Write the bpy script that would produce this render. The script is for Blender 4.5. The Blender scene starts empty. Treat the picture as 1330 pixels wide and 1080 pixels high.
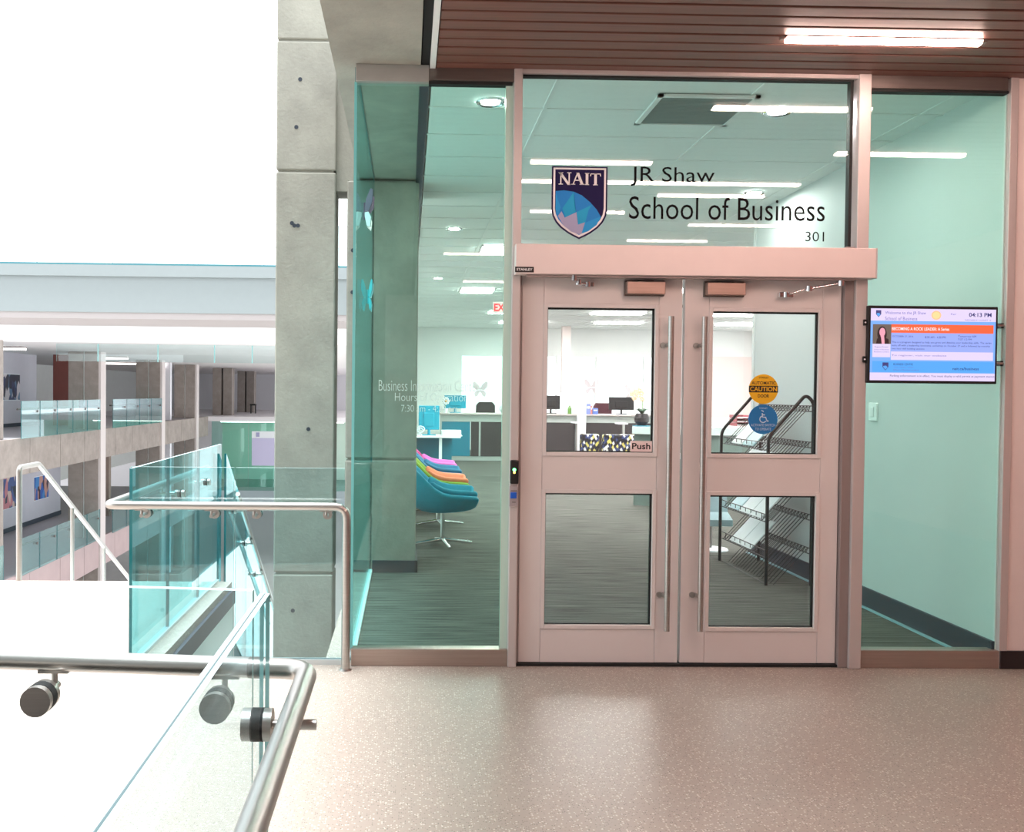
import bpy, math, random
from mathutils import Vector, Matrix
random.seed(7)
S = bpy.context.scene
COL = S.collection

# ---------------------------------------------------------------- camera, sky, exposure
cam_d = bpy.data.cameras.new('camera')
cam = bpy.data.objects.new('camera', cam_d)
COL.objects.link(cam)
S.camera = cam
cam_d.sensor_fit = 'HORIZONTAL'
cam_d.sensor_width = 36.0
cam_d.lens = 1220.0 / 1330.0 * 36.0
cam_d.shift_x = 0.0832
cam_d.shift_y = -0.0043
cam_d.clip_start = 0.05
cam_d.clip_end = 400


def cam_axes(yaw, pitch, roll):
    cy, sy, cp, sp, cr, sr = math.cos(yaw), math.sin(yaw), math.cos(pitch), math.sin(pitch), math.cos(roll), math.sin(roll)
    fw = Vector((sy * cp, cy * cp, sp))
    rt = Vector((cy, -sy, 0))
    up = rt.cross(fw)
    return rt * cr + up * sr, up * cr - rt * sr, fw


rt, up, fw = cam_axes(0.020612, -0.019421, 0.010033)
m = Matrix.Identity(4)
for i in range(3):
    m[i][0], m[i][1], m[i][2] = rt[i], up[i], -fw[i]
m[0][3], m[1][3], m[2][3] = 0.0, -5.2, 1.51
cam.matrix_world = m

world = bpy.data.worlds.new('overcast_sky')
S.world = world
world.use_nodes = True
bg = world.node_tree.nodes['Background']
bg.inputs['Color'].default_value = (0.93, 0.975, 1.0, 1)
bg.inputs['Strength'].default_value = 2.2

sun_d = bpy.data.lights.new('skylight_sun', 'SUN')
sun_d.energy = 10.0
sun_d.angle = math.radians(20)
sun_d.color = (0.96, 0.985, 1.0)
sun = bpy.data.objects.new('skylight_sun', sun_d)
COL.objects.link(sun)
sun.rotation_euler = Vector((0.05, 0.04, -1)).to_track_quat('-Z', 'Y').to_euler()

S.view_settings.view_transform = 'Standard'
S.view_settings.look = 'None'
S.view_settings.gamma = 1
S.view_settings.use_curve_mapping = False
S.view_settings.exposure = 0.2
S.cycles.use_denoising = True
S.cycles.max_bounces = 10
S.cycles.diffuse_bounces = 5
S.cycles.glossy_bounces = 5
S.cycles.transmission_bounces = 6
S.cycles.transparent_max_bounces = 48
S.cycles.sample_clamp_indirect = 6.0
LAMP = 52.0          # corridor lamps
TROFFER = 44.0
DOWN = 420.0          # round downlights       # office ceiling panels


# ---------------------------------------------------------------- materials
def lin(c):
    return tuple(((v / 255) / 12.92 if v / 255 <= 0.04045 else (((v / 255) + 0.055) / 1.055) ** 2.4) for v in c) + (1,)


MATS = {}


def mat(name, rgb, rough=0.5, metal=0.0, var=0.0, scale=8.0, bump=0.0, spec=0.5, stretch=(1, 1, 1), emit=0.0, coat=0.0):
    """principled with a procedural noise that varies colour and relief"""
    if name in MATS:
        return MATS[name]
    mt = bpy.data.materials.new(name)
    mt.use_nodes = True
    nt = mt.node_tree
    b = nt.nodes['Principled BSDF']
    b.inputs['Roughness'].default_value = rough
    b.inputs['Metallic'].default_value = metal
    b.inputs['Specular IOR Level'].default_value = spec
    b.inputs['Coat Weight'].default_value = coat
    base = lin(rgb)
    b.inputs['Base Color'].default_value = base
    if var > 0 or bump > 0:
        tc = nt.nodes.new('ShaderNodeTexCoord')
        mp = nt.nodes.new('ShaderNodeMapping')
        mp.inputs['Scale'].default_value = stretch
        nz = nt.nodes.new('ShaderNodeTexNoise')
        nz.inputs['Scale'].default_value = scale
        nz.inputs['Detail'].default_value = 5
        nt.links.new(tc.outputs['Object'], mp.inputs['Vector'])
        nt.links.new(mp.outputs['Vector'], nz.inputs['Vector'])
        if var > 0:
            r = nt.nodes.new('ShaderNodeValToRGB')
            r.color_ramp.elements[0].position = 0.3
            r.color_ramp.elements[1].position = 0.7
            r.color_ramp.elements[0].color = tuple(v * (1 - var) for v in base[:3]) + (1,)
            r.color_ramp.elements[1].color = tuple(min(1, v * (1 + var)) for v in base[:3]) + (1,)
            nt.links.new(nz.outputs['Fac'], r.inputs['Fac'])
            nt.links.new(r.outputs['Color'], b.inputs['Base Color'])
        if bump > 0:
            bp = nt.nodes.new('ShaderNodeBump')
            bp.inputs['Strength'].default_value = bump
            bp.inputs['Distance'].default_value = 0.01
            nt.links.new(nz.outputs['Fac'], bp.inputs['Height'])
            nt.links.new(bp.outputs['Normal'], b.inputs['Normal'])
    if emit > 0:
        b.inputs['Emission Color'].default_value = base
        b.inputs['Emission Strength'].default_value = emit
    MATS[name] = mt
    return mt


def emitter(name, col, strength):
    mt = bpy.data.materials.new(name)
    mt.use_nodes = True
    b = mt.node_tree.nodes['Principled BSDF']
    b.inputs['Base Color'].default_value = (0.02, 0.02, 0.02, 1)
    b.inputs['Emission Color'].default_value = tuple(col) + (1,)
    b.inputs['Emission Strength'].default_value = strength
    MATS[name] = mt
    return mt


def glass(name, tint, graze, refl=1.0, cap=0.6, power=2.0):
    """thin clear pane: tinted transmission (deeper at grazing angles, where the path in the glass is longer) under a Fresnel mirror"""
    mt = bpy.data.materials.new(name)
    mt.use_nodes = True
    nt = mt.node_tree
    nt.nodes.clear()
    N, L = nt.nodes.new, nt.links.new
    out = N('ShaderNodeOutputMaterial')
    mix = N('ShaderNodeMixShader')
    tr = N('ShaderNodeBsdfTransparent')
    gl = N('ShaderNodeBsdfGlossy')
    gl.inputs['Roughness'].default_value = 0.0
    gl.inputs['Color'].default_value = (0.97, 1, 1, 1)
    geo = N('ShaderNodeNewGeometry')
    ior = N('ShaderNodeMapRange')
    ior.inputs['To Min'].default_value = 1.5
    ior.inputs['To Max'].default_value = 1 / 1.5
    L(geo.outputs['Backfacing'], ior.inputs['Value'])
    fr = N('ShaderNodeFresnel')
    L(ior.outputs['Result'], fr.inputs['IOR'])
    mul = N('ShaderNodeMath'); mul.operation = 'MULTIPLY'
    mul.inputs[1].default_value = refl
    L(fr.outputs['Fac'], mul.inputs[0])
    mn = N('ShaderNodeMath'); mn.operation = 'MINIMUM'
    mn.inputs[1].default_value = cap
    L(mul.outputs[0], mn.inputs[0])
    lw = N('ShaderNodeLayerWeight')
    lw.inputs['Blend'].default_value = 0.5
    pw = N('ShaderNodeMath'); pw.operation = 'POWER'
    pw.inputs[1].default_value = power
    L(lw.outputs['Facing'], pw.inputs[0])
    mc = N('ShaderNodeMix'); mc.data_type = 'RGBA'
    mc.inputs[6].default_value = tuple(tint) + (1,)
    mc.inputs[7].default_value = tuple(graze) + (1,)
    L(pw.outputs[0], mc.inputs[0])
    L(mc.outputs[2], tr.inputs['Color'])
    L(mn.outputs[0], mix.inputs['Fac'])
    L(tr.outputs[0], mix.inputs[1])
    L(gl.outputs[0], mix.inputs[2])
    L(mix.outputs[0], out.inputs['Surface'])
    MATS[name] = mt
    return mt


def concrete(name, rgb, var=0.16):
    mt = bpy.data.materials.new(name)
    mt.use_nodes = True
    nt = mt.node_tree
    N, L = nt.nodes.new, nt.links.new
    b = nt.nodes['Principled BSDF']
    b.inputs['Roughness'].default_value = 0.75
    b.inputs['Specular IOR Level'].default_value = 0.25
    tc = N('ShaderNodeTexCoord')
    n1 = N('ShaderNodeTexNoise'); n1.inputs['Scale'].default_value = 2.2; n1.inputs['Detail'].default_value = 8; n1.inputs['Roughness'].default_value = 0.65
    n2 = N('ShaderNodeTexNoise'); n2.inputs['Scale'].default_value = 38; n2.inputs['Detail'].default_value = 4
    vo = N('ShaderNodeTexVoronoi'); vo.inputs['Scale'].default_value = 22
    for n in (n1, n2, vo):
        L(tc.outputs['Object'], n.inputs['Vector'])
    base = lin(rgb)
    r = N('ShaderNodeValToRGB')
    r.color_ramp.elements[0].position = 0.33
    r.color_ramp.elements[1].position = 0.68
    r.color_ramp.elements[0].color = tuple(v * (1 - var) for v in base[:3]) + (1,)
    r.color_ramp.elements[1].color = tuple(v * (1 + var) for v in base[:3]) + (1,)
    L(n1.outputs['Fac'], r.inputs['Fac'])
    # bug holes
    th = N('ShaderNodeMapRange')
    th.inputs['From Min'].default_value = 0.04
    th.inputs['From Max'].default_value = 0.09
    th.inputs['To Min'].default_value = 0.8
    th.inputs['To Max'].default_value = 1.0
    L(vo.outputs['Distance'], th.inputs['Value'])
    mx = N('ShaderNodeMix'); mx.data_type = 'RGBA'; mx.blend_type = 'MULTIPLY'; mx.inputs[0].default_value = 1
    L(r.outputs['Color'], mx.inputs[6])
    L(th.outputs['Result'], mx.inputs[7])
    L(mx.outputs[2], b.inputs['Base Color'])
    bp = N('ShaderNodeBump'); bp.inputs['Strength'].default_value = 0.25; bp.inputs['Distance'].default_value = 0.01
    L(n2.outputs['Fac'], bp.inputs['Height'])
    L(bp.outputs['Normal'], b.inputs['Normal'])
    MATS[name] = mt
    return mt


def terrazzo():
    mt = bpy.data.materials.new('terrazzo')
    mt.use_nodes = True
    nt = mt.node_tree
    N, L = nt.nodes.new, nt.links.new
    b = nt.nodes['Principled BSDF']
    b.inputs['Roughness'].default_value = 0.42
    b.inputs['Specular IOR Level'].default_value = 0.32
    tc = N('ShaderNodeTexCoord')
    v1 = N('ShaderNodeTexVoronoi'); v1.inputs['Scale'].default_value = 95
    v2 = N('ShaderNodeTexVoronoi'); v2.inputs['Scale'].default_value = 130
    n1 = N('ShaderNodeTexNoise'); n1.inputs['Scale'].default_value = 1.3; n1.inputs['Detail'].default_value = 3
    for n in (v1, v2, n1):
        L(tc.outputs['Object'], n.inputs['Vector'])

    def pick(v, lo, hi):
        # the cell's random value picks which cells are chips, the distance keeps them small
        sep = N('ShaderNodeSeparateColor')
        L(v.outputs['Color'], sep.inputs[0])
        a = N('ShaderNodeMath'); a.operation = 'GREATER_THAN'; a.inputs[1].default_value = lo
        L(sep.outputs[0], a.inputs[0])
        d = N('ShaderNodeMath'); d.operation = 'LESS_THAN'; d.inputs[1].default_value = hi
        L(v.outputs['Distance'], d.inputs[0])
        x = N('ShaderNodeMath'); x.operation = 'MULTIPLY'
        L(a.outputs[0], x.inputs[0]); L(d.outputs[0], x.inputs[1])
        return x
    a = pick(v1, 0.66, 0.36)
    c = pick(v2, 0.72, 0.34)
    ra = N('ShaderNodeValToRGB')
    ra.color_ramp.elements[0].color = lin((152, 139, 130))
    ra.color_ramp.elements[1].color = lin((163, 150, 140))
    L(n1.outputs['Fac'], ra.inputs['Fac'])
    m1 = N('ShaderNodeMix'); m1.data_type = 'RGBA'; m1.inputs[7].default_value = lin((196, 188, 178))
    L(a.outputs[0], m1.inputs[0]); L(ra.outputs['Color'], m1.inputs[6])
    m2 = N('ShaderNodeMix'); m2.data_type = 'RGBA'; m2.inputs[7].default_value = lin((116, 107, 99))
    L(c.outputs[0], m2.inputs[0]); L(m1.outputs[2], m2.inputs[6])
    L(m2.outputs[2], b.inputs['Base Color'])
    MATS['terrazzo'] = mt
    return mt


def carpet():
    mt = bpy.data.materials.new('carpet_loop')
    mt.use_nodes = True
    nt = mt.node_tree
    N, L = nt.nodes.new, nt.links.new
    b = nt.nodes['Principled BSDF']
    b.inputs['Roughness'].default_value = 0.95
    b.inputs['Specular IOR Level'].default_value = 0.1
    tc = N('ShaderNodeTexCoord')
    mp = N('ShaderNodeMapping'); mp.inputs['Scale'].default_value = (2.2, 48, 1)
    n1 = N('ShaderNodeTexNoise'); n1.inputs['Scale'].default_value = 1.0; n1.inputs['Detail'].default_value = 4
    L(tc.outputs['Object'], mp.inputs['Vector']); L(mp.outputs['Vector'], n1.inputs['Vector'])
    r = N('ShaderNodeValToRGB')
    e = r.color_ramp.elements
    e[0].position = 0.30; e[0].color = lin((56, 57, 54))
    e[1].position = 0.70; e[1].color = lin((114, 115, 109))
    L(n1.outputs['Fac'], r.inputs['Fac'])
    L(r.outputs['Color'], b.inputs['Base Color'])
    bp = N('ShaderNodeBump'); bp.inputs['Strength'].default_value = 0.4; bp.inputs['Distance'].default_value = 0.004
    L(n1.outputs['Fac'], bp.inputs['Height']); L(bp.outputs['Normal'], b.inputs['Normal'])
    MATS['carpet'] = mt
    return mt


def checker_fabric():
    mt = bpy.data.materials.new('patterned_fabric')
    mt.use_nodes = True
    nt = mt.node_tree
    N, L = nt.nodes.new, nt.links.new
    b = nt.nodes['Principled BSDF']
    b.inputs['Roughness'].default_value = 0.9
    tc = N('ShaderNodeTexCoord')
    mp = N('ShaderNodeMapping'); mp.inputs['Rotation'].default_value = (0, 0.6, 0); mp.inputs['Scale'].default_value = (30, 30, 20)
    v = N('ShaderNodeTexVoronoi'); v.inputs['Scale'].default_value = 1.0; v.inputs['Randomness'].default_value = 0.35
    L(tc.outputs['Object'], mp.inputs['Vector']); L(mp.outputs['Vector'], v.inputs['Vector'])
    sep = N('ShaderNodeSeparateColor'); L(v.outputs['Color'], sep.inputs[0])
    r = N('ShaderNodeValToRGB'); r.color_ramp.interpolation = 'CONSTANT'
    e = r.color_ramp.elements
    e[0].position = 0; e[0].color = lin((28, 26, 34))
    e[1].position = 0.45; e[1].color = lin((198, 186, 98))
    x = e.new(0.62); x.color = lin((205, 205, 205))
    x = e.new(0.8); x.color = lin((52, 66, 110))
    L(sep.outputs[0], r.inputs['Fac']); L(r.outputs['Color'], b.inputs['Base Color'])
    MATS['patterned'] = mt
    return mt


def photo_print(name, seed, cols):
    """flat print: blotches of a few colours (a poster of people seen from far off)"""
    mt = bpy.data.materials.new(name)
    mt.use_nodes = True
    nt = mt.node_tree
    N, L = nt.nodes.new, nt.links.new
    b = nt.nodes['Principled BSDF']
    b.inputs['Roughness'].default_value = 0.4
    tc = N('ShaderNodeTexCoord')
    mp = N('ShaderNodeMapping'); mp.inputs['Scale'].default_value = (4.5, 4.5, 2.0); mp.inputs['Location'].default_value = (seed, seed * 2, seed)
    v = N('ShaderNodeTexVoronoi'); v.inputs['Scale'].default_value = 1.0
    L(tc.outputs['Object'], mp.inputs['Vector']); L(mp.outputs['Vector'], v.inputs['Vector'])
    sep = N('ShaderNodeSeparateColor'); L(v.outputs['Color'], sep.inputs[0])
    r = N('ShaderNodeValToRGB'); r.color_ramp.interpolation = 'CONSTANT'
    e = r.color_ramp.elements
    e[0].position = 0; e[0].color = lin(cols[0])
    e[1].position = 1.0 / len(cols); e[1].color = lin(cols[1])
    for i, c in enumerate(cols[2:]):
        x = e.new((i + 2) / len(cols)); x.color = lin(c)
    L(sep.outputs[0], r.inputs['Fac']); L(r.outputs['Color'], b.inputs['Base Color'])
    return mt


CONC = concrete('concrete', (160, 159, 150))
CONC_FAR = concrete('concrete_far', (150, 140, 134))
TERR = terrazzo()
CARP = carpet()
PATT = checker_fabric()
WHITE = mat('white_paint', (232, 234, 232), 0.6, var=0.015, scale=3)
WARMW = mat('corridor_paint', (228, 214, 210), 0.6, var=0.015, scale=3)
LILAC = mat('pale_lilac_paint', (196, 190, 200), 0.6, var=0.02, scale=2)
CEILT = mat('ceiling_tile', (244, 247, 245), 0.9, var=0.03, scale=60, bump=0.2)
TBAR = mat('ceiling_bar', (240, 242, 240), 0.5)
DARKBASE = mat('dark_base', (52, 60, 72), 0.5, var=0.05)
BLACKBASE = mat('black_base', (34, 28, 30), 0.45, var=0.05)
DOORP = mat('door_paint', (216, 209, 207), 0.42, var=0.015, scale=4)
FRAMEP = mat('frame_aluminium', (198, 190, 188), 0.38, metal=0.25, var=0.02, scale=5, stretch=(1, 1, 0.1))
OPERP = mat('operator_anodised', (226, 212, 209), 0.4, metal=0.15, var=0.02)
STEEL = mat('brushed_steel', (182, 178, 174), 0.34, metal=1.0, var=0.06, scale=30, stretch=(0.2, 0.2, 6))
STEELD = mat('dull_steel_header', (120, 112, 108), 0.35, metal=0.85, var=0.08, scale=10, stretch=(0.3, 1, 6))
SILL = mat('brushed_sill', (176, 160, 152), 0.35, metal=0.8, var=0.06, scale=12, stretch=(0.3, 1, 8))
CHROME = mat('chrome', (225, 225, 228), 0.08, metal=1.0)
BLACK = mat('black_plastic', (18, 18, 20), 0.4, var=0.05)
RUBBER = mat('black_gasket', (16, 18, 18), 0.7)
BLACKM = mat('black_wire', (26, 24, 26), 0.4, var=0.05)
DARKCAV = mat('dark_void', (12, 11, 12), 0.9)
WOOD = mat('wood_plank', (116, 76, 66), 0.42, var=0.16, scale=3.2, stretch=(0.7, 14, 14), bump=0.05)
BULK = mat('bulkhead_paint', (146, 154, 156), 0.7, var=0.01)
EDGE = mat('glass_edge', (30, 110, 116), 0.12, var=0.1)
EDGET = mat('glass_edge_bright', (196, 232, 234), 0.12, spec=0.8)  # top edges coloured pale for the sky light they reflect
G_FRONT = glass('glass_green', (0.825, 0.955, 0.91), (0.52, 0.80, 0.77), power=3)
G_DOOR = glass('glass_clear', (0.975, 0.985, 0.98), (0.8, 0.9, 0.9), power=3)
G_TRANS = glass('glass_transom', (0.905, 0.97, 0.95), (0.68, 0.88, 0.85), power=3)
G_SIDE = glass('glass_side', (0.82, 0.97, 0.97), (0.58, 0.92, 0.95), refl=0.6, cap=0.35)
G_RAIL = glass('glass_guard', (0.88, 0.97, 0.975), (0.34, 0.82, 0.87), power=1.7)
G_NEAR = glass('glass_guard_near', (0.98, 0.994, 0.996), (0.935, 0.985, 0.993), power=1.6, refl=.3, cap=.1)
G_FAR = glass('glass_far', (0.72, 0.90, 0.90), (0.45, 0.75, 0.76))
G_FARG = glass('glass_far_green', (0.74, 0.95, 0.90), (0.5, 0.8, 0.76))
LAMPM = emitter('lamp_warm', (1.0, 0.68, 0.58), LAMP)
TROFM = emitter('troffer_diffuser', (1.0, 0.99, 0.97), TROFFER)
DOWNM = emitter('downlight_lens', (1.0, 0.98, 0.95), DOWN)
FARL = emitter('far_lamp', (1.0, 0.93, 0.9), 9.0)


# ---------------------------------------------------------------- mesh helpers
class MB:
    def __init__(s):
        s.v, s.f, s.m, s.sm, s.mats = [], [], [], [], []

    def mi(s, mt):
        if mt not in s.mats:
            s.mats.append(mt)
        return s.mats.index(mt)

    def face(s, pts, mt, smooth=False):
        n = len(s.v)
        s.v += [tuple(p) for p in pts]
        s.f.append(tuple(range(n, n + len(pts))))
        s.m.append(s.mi(mt)); s.sm.append(smooth)

    def box(s, a, b, mt, mats=None):
        x0, y0, z0 = (min(a[i], b[i]) for i in range(3))
        x1, y1, z1 = (max(a[i], b[i]) for i in range(3))
        n = len(s.v)
        s.v += [(x0, y0, z0), (x1, y0, z0), (x1, y1, z0), (x0, y1, z0), (x0, y0, z1), (x1, y0, z1), (x1, y1, z1), (x0, y1, z1)]
        for k, q in zip(('-z', '+z', '-y', '+x', '+y', '-x'), ((3, 2, 1, 0), (4, 5, 6, 7), (0, 1, 5, 4), (1, 2, 6, 5), (2, 3, 7, 6), (3, 0, 4, 7))):
            s.f.append(tuple(n + i for i in q))
            s.m.append(s.mi((mats or {}).get(k, mt))); s.sm.append(False)
        return s

    def prism(s, poly, axis, a, b, mt):
        """poly of 2-D points extruded along axis from a to b (axis 'x': (y,z), 'y': (x,z), 'z': (x,y))"""
        def P(p, t):
            return {'x': (t, p[0], p[1]), 'y': (p[0], t, p[1]), 'z': (p[0], p[1], t)}[axis]
        n, k = len(s.v), len(poly)
        ar = sum(poly[i][0] * poly[(i + 1) % k][1] - poly[(i + 1) % k][0] * poly[i][1] for i in range(k))
        flip = (ar < 0) ^ (axis == 'y') ^ (b < a)
        s.v += [P(p, a) for p in poly] + [P(p, b) for p in poly]
        fs = [tuple(n + i for i in reversed(range(k))), tuple(n + k + i for i in range(k))]
        fs += [(n + i, n + (i + 1) % k, n + k + (i + 1) % k, n + k + i) for i in range(k)]
        for q in fs:
            s.f.append(tuple(reversed(q)) if flip else q)
            s.m.append(s.mi(mt)); s.sm.append(False)
        return s

    def tube(s, pts, r, mt, seg=12, fillet=0.0, caps=True):
        pts = [Vector(p) for p in pts]
        if fillet > 0:
            out = [pts[0]]
            for i in range(1, len(pts) - 1):
                a, p, b = pts[i - 1], pts[i], pts[i + 1]
                u, w = (a - p), (b - p)
                d = min(fillet, u.length * 0.45, w.length * 0.45)
                u, w = u.normalized() * d, w.normalized() * d
                for k in range(7):
                    t = k / 6
                    out.append((p + u) * (1 - t) ** 2 + p * 2 * t * (1 - t) + (p + w) * t ** 2)
            pts = out + [pts[-1]]
        rings, nrm = [], None
        for i, p in enumerate(pts):
            t = ((pts[min(i + 1, len(pts) - 1)] - p).normalized() + (p - pts[max(i - 1, 0)]).normalized()).normalized()
            if nrm is None:
                nrm = t.orthogonal().normalized()
            nrm = (nrm - t * nrm.dot(t)).normalized()
            bn = t.cross(nrm)
            rr = r[i] if isinstance(r, (list, tuple)) else r
            rings.append([p + (nrm * math.cos(2 * math.pi * k / seg) + bn * math.sin(2 * math.pi * k / seg)) * rr for k in range(seg)])
        n = len(s.v)
        for g in rings:
            s.v += [tuple(q) for q in g]
        for i in range(len(rings) - 1):
            for k in range(seg):
                a = n + i * seg + k; b = n + i * seg + (k + 1) % seg
                s.f.append((a, b, b + seg, a + seg)); s.m.append(s.mi(mt)); s.sm.append(True)
        if caps:
            s.face(list(reversed(rings[0])), mt)
            s.face(rings[-1], mt)
        return s

    def lathe(s, prof, c, mt, seg=20, axis='z'):
        """profile of (radius, height) turned about a vertical (or y / x) axis through c"""
        n = len(s.v)
        for r, h in prof:
            for k in range(seg):
                a = 2 * math.pi * k / seg
                u, w = r * math.cos(a), r * math.sin(a)
                p = {'z': (c[0] + u, c[1] + w, c[2] + h), 'y': (c[0] + u, c[1] + h, c[2] - w), 'x': (c[0] + h, c[1] + u, c[2] + w)}[axis]
                s.v.append(p)
        for i in range(len(prof) - 1):
            for k in range(seg):
                a = n + i * seg + k; b = n + i * seg + (k + 1) % seg
                s.f.append((a, b, b + seg, a + seg)); s.m.append(s.mi(mt)); s.sm.append(False)
        return s

    def ball(s, c, r, mt, seg=12, rings=8, sc=(1, 1, 1)):
        n = len(s.v)
        for i in range(rings + 1):
            t = math.pi * i / rings
            for k in range(seg):
                a = 2 * math.pi * k / seg
                s.v.append((c[0] + r * sc[0] * math.sin(t) * math.cos(a), c[1] + r * sc[1] * math.sin(t) * math.sin(a), c[2] - r * sc[2] * math.cos(t)))
        for i in range(rings):
            for k in range(seg):
                a = n + i * seg + k; b = n + i * seg + (k + 1) % seg
                s.f.append((a, b, b + seg, a + seg)); s.m.append(s.mi(mt)); s.sm.append(True)
        return s

    def build(s, name, parent=None, origin=None, bevel=0.0, seg=2):
        me = bpy.data.meshes.new(name)
        o = root_loc(parent) if parent is not None else Vector(origin or (0, 0, 0))
        me.from_pydata([(v[0] - o.x, v[1] - o.y, v[2] - o.z) for v in s.v], [], s.f)
        for mt in s.mats:
            me.materials.append(mt)
        me.polygons.foreach_set('material_index', s.m)
        me.polygons.foreach_set('use_smooth', s.sm)
        me.update()
        ob = bpy.data.objects.new(name, me)
        COL.objects.link(ob)
        if parent is not None:
            ob.parent = parent
        else:
            ob.location = o
        if bevel > 0:
            b = ob.modifiers.new('bevel', 'BEVEL')
            b.width = bevel; b.segments = seg; b.limit_method = 'ANGLE'; b.angle_limit = math.radians(40)
        return ob


def root_loc(o):
    while o.parent is not None:
        o = o.parent
    return Vector(o.location)


def tag(o, label=None, cat=None, group=None, kind=None):
    for k, v in (('label', label), ('category', cat), ('group', group), ('kind', kind)):
        if v:
            o[k] = v
    return o


def thing(name, loc, label, cat, group=None, kind=None):
    o = bpy.data.objects.new(name, None)
    o.empty_display_size = 0.05
    COL.objects.link(o)
    o.location = loc
    return tag(o, label, cat, group, kind)


def B(name, a, b, mt, parent=None, bevel=0.0, mats=None, origin=None):
    mb = MB(); mb.box(a, b, mt, mats)
    if parent is None and origin is None:
        origin = ((a[0] + b[0]) / 2, (a[1] + b[1]) / 2, min(a[2], b[2]))
    return mb.build(name, parent, origin, bevel)


def copy_tree(o, parent=None):
    c = o.copy()
    COL.objects.link(c)
    c.parent = parent
    for ch in list(o.children):
        copy_tree(ch, c)
    return c


def copy_at(o, loc, rz=0.0, label=None, sc=None):
    c = copy_tree(o)
    c.location = loc
    c.rotation_euler = (0, 0, rz)
    if sc:
        c.scale = sc
    if label:
        c['label'] = label
    return c


def repeat(o, parent, offs, name=None):
    """copies of a part under its thing, sharing the mesh"""
    for d in offs:
        c = o.copy()
        COL.objects.link(c)
        c.parent = parent
        c.location = Vector(o.location) + Vector(d)


def text_mesh(s, bold=0.0, shear=0.0):
    cu = bpy.data.curves.new('lettering', 'FONT')
    cu.body = s
    cu.offset = bold
    cu.shear = shear
    cu.resolution_u = 3
    ob = bpy.data.objects.new('lettering', cu)
    COL.objects.link(ob)
    bpy.context.view_layer.update()
    me = bpy.data.meshes.new_from_object(ob)
    bpy.data.objects.remove(ob)
    return me


def text(s, x0, x1, z0, z1, y, mt, parent, name='lettering', bold=0.0, thick=0.0, rev=False, shear=0.0):
    """letters whose ink fills the box x0..x1, z0..z1 on the plane y, facing -y"""
    me = text_mesh(s, bold, shear)
    xs = [v.co.x for v in me.vertices]; ys = [v.co.y for v in me.vertices]
    ax, bx, ay, by = min(xs), max(xs), min(ys), max(ys)
    o = root_loc(parent)
    for v in me.vertices:
        u = (v.co.x - ax) / (bx - ax); w = (v.co.y - ay) / (by - ay)
        v.co = (x0 + (x1 - x0) * u - o.x, y - o.y, z0 + (z1 - z0) * w - o.z)
    me.materials.clear()
    me.materials.append(mt)
    ob = bpy.data.objects.new(name, me)
    COL.objects.link(ob)
    ob.parent = parent
    return ob


def flat(pts, y, mt, parent, name):
    """flat print: polygon of (x, z) on the plane y"""
    mb = MB()
    k = len(pts)
    ar = sum(pts[i][0] * pts[(i + 1) % k][1] - pts[(i + 1) % k][0] * pts[i][1] for i in range(k))
    if ar < 0:
        pts = list(reversed(pts))
    mb.face([(p[0], y, p[1]) for p in pts], mt)
    return mb.build(name, parent)


def disc(cx, cz, r, n=32):
    return [(cx + r * math.cos(2 * math.pi * i / n), cz + r * math.sin(2 * math.pi * i / n)) for i in range(n)]


def pane(name, a, b, g, parent, edge=EDGE, top=None):
    """glass sheet with its own edge colour; the two large faces are glass"""
    d = [abs(a[i] - b[i]) for i in range(3)]
    t = d.index(min(d))
    ax = 'xyz'[t]
    mats = {k + c: edge for c in 'xyz' for k in '+-' if c != ax}
    if top:
        mats['+z'] = top
    return B(name, a, b, g, parent, mats=mats)


# ---------------------------------------------------------------- STRUCTURE: floors
f = MB()
f.box((-0.45, -12, -0.9), (6.2, 0.0, 0), TERR)                      # corridor
f.box((-12, -2.9, -0.9), (-0.45, -0.0, 0), TERR)                    # to the left, in the atrium
f.box((-12, -12, -0.9), (-2.9, -2.9, 0), TERR)
f.prism([(-2.9, -2.9), (-2.9, -2.86), (-.28, -3.12), (-.28, -12), (-.45, -12), (-.45, -2.9)], 'z', -.9, -.001, TERR)
f.box((-12, 0.0, -0.9), (-1.38, 2.26, 0), TERR)                     # landing
f.box((-0.45, 0.0, -0.9), (-0.30, 2.70, 0), TERR)                   # strip beside the glass
fl = tag(f.build('floor'), 'speckled beige terrazzo floor of the corridor and landing', 'floor', kind='structure')
B('slab_trim', (-1.381, 0.02, -0.17), (-1.355, 2.26, -0.05), DARKBASE, fl)
B('fascia', (-1.381, 0.02, -1.0), (-1.36, 2.26, -0.17), WHITE, fl)

f = MB(); f.box((-0.30, 0.0, -0.9), (9.5, 20.2, 0.0), CARP)
tag(f.build('floor'), 'dark grey striped carpet of the office behind the glass', 'floor', kind='structure')
f = MB(); f.box((-40, -12, -8.7), (9, 80, -8.4), mat('lower_terrazzo', (190, 186, 182), 0.3, var=0.04, scale=2))
LOWF = f
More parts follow.
